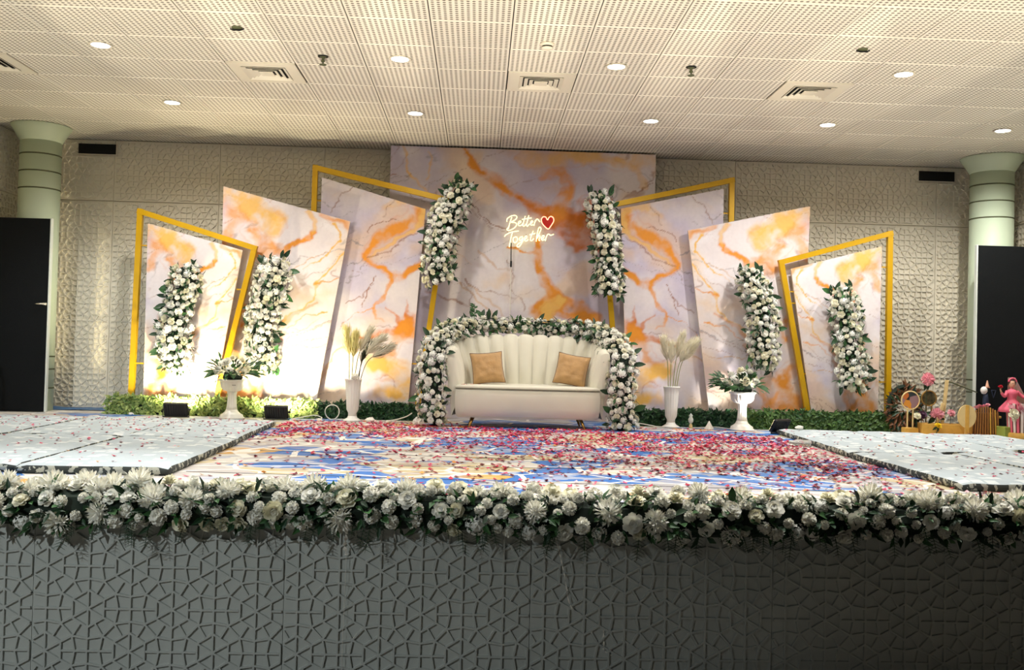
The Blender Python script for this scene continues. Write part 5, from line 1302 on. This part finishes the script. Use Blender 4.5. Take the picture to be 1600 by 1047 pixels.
# striped basket with roses
r = empty('striped_basket', (5.73, 9.93, 0), 'pink and brown striped basket carrying cream and pink roses below the doll', 'basket')
b = MB(); b.lathe([(0, 0), (.17, 0), (.178, .02), (.175, .06), (.165, .075)], 30); b.build('base_ring', M_wood, r, True)
for q in range(26):
    a = 2*PI*q/26; ca, sa = math.cos(a), math.sin(a); b = MB()
    def pp(rr, z, w): return [(rr*ca-w*sa, rr*sa+w*ca, z), (rr*ca+w*sa, rr*sa-w*ca, z)]
    vs = pp(.150, .06, .012)+pp(.172, .38, .014)+pp(.143, .06, .012)+pp(.165, .38, .014); b.add(vs, [(0, 1, 3, 2), (4, 6, 7, 5), (0, 2, 6, 4), (1, 5, 7, 3), (2, 3, 7, 6), (0, 4, 5, 1)]); b.build('slat', M_veil if q % 2 else M_dpink, r)
b = MB(); b.lathe([(.135, .07), (.155, .37), (.0, .365)], 24); b.build('lining', M_woodd, r)
for q, (x, z, s, me) in enumerate(((-.17, .27, .065, M_pur[1]), (-.12, .33, .07, PINKS[1]), (-.19, .33, .04, PINKS[1]), (-.14, .22, .04, M_pur[1]))):
    f = put('blossom', me, r, (x, -.10, z)); f.scale = (s,)*3; f.rotation_euler = (1.2, 0, q)
# bride doll standing in the basket
r = empty('bride_doll', (5.625, 9.97, .285), 'bride doll in pink gown and pale veil holding up a red rose', 'doll')
b = MB(); b.lathe([(.14, .0), (.125, .04), (.08, .09), (.045, .13), (.042, .15), (.055, .185), (.06, .21), (.035, .235), (.014, .245), (.013, .265)], 20, flute=lambda i, a: .12*(.5+.5*math.cos(9*a)) if i < 3 else 0); o = b.build('gown', M_dpink, r, True)
b = MB(); b.lathe([(0, .255), (.020, .258), (.031, .28), (.034, .30), (.030, .325), (0, .345)], 14); dh = b.build('head', M_skin, r, True)
for sx_, y in ((-.012, -.031), (.012, -.031)):
    b = MB(); b.lathe([(0, -.003), (.004, 0), (0, .003)], 8, c=(sx_, y, .303)); b.build('eye', M_hair, dh)
b = MB(); b.lathe([(0, 0), (.004, .002), (.002, .010), (0, .012)], 6, c=(0, -.034, .29)); b.build('nose', M_skin, dh)
b = MB(); b.tube([(-.008, -.030, .278), (0, -.033, .276), (.008, -.030, .278)], .002, 5); b.build('mouth', M_red, dh)
b = MB(); b.lathe([(.036, .285), (.040, .31), (.034, .335), (0, .352)], 14, c=(.003, .008, 0)); b.build('hair', M_hair, dh, True)
b = MB(); b.tube([(.040*math.cos(a), -.006, .315+.040*math.sin(a)) for a in [PI*i/10 for i in range(11)]], .011, 8); o = b.build('bonnet', M_dpink, r, True)
b = MB(); vs = []; nn = 9
for j in range(8):
    for i in range(nn):
        a = PI*(.05+.9*i/(nn-1)); rr = .044+.014*j; vs.append((rr*math.cos(a)*.9+.012*j, .010+rr*math.sin(a)*.5, .362-.042*j))
b.add(vs, [(j*nn+i, j*nn+i+1, (j+1)*nn+i+1, (j+1)*nn+i) for j in range(7) for i in range(nn-1)]); b.build('veil', M_veil, r, True)
for sd, pts in ((-1, [(-.05, 0, .215), (-.095, -.03, .165), (-.14, -.05, .20), (-.155, -.055, .235)]), (1, [(.05, 0, .215), (.095, -.02, .17), (.125, -.05, .15)])):
    b = MB(); b.tube(crom(pts[:3], 4), [.020, .020, .019, .018, .017, .016, .015, .014, .013], 8); b.build('sleeve', M_dpink, r, True)
    b = MB(); p0, p1 = Vector(pts[-2]), Vector(pts[-1]); b.tube([p0, p0.lerp(p1, .6), p1], [.009, .008, .007], 7)
    for q in range(5): b.tube([p1, p1+Vector(((q-2)*.005, -.004, .014 if q else .006))], .0025, 5)
    b.build('hand', M_skin, r, True)
f = put('held_rose', rose_mesh(14).mesh('held_rose', M_red, True), r, (-.158, -.06, .258)); f.scale = (.026,)*3; f.rotation_euler = (.5, 0, 0)
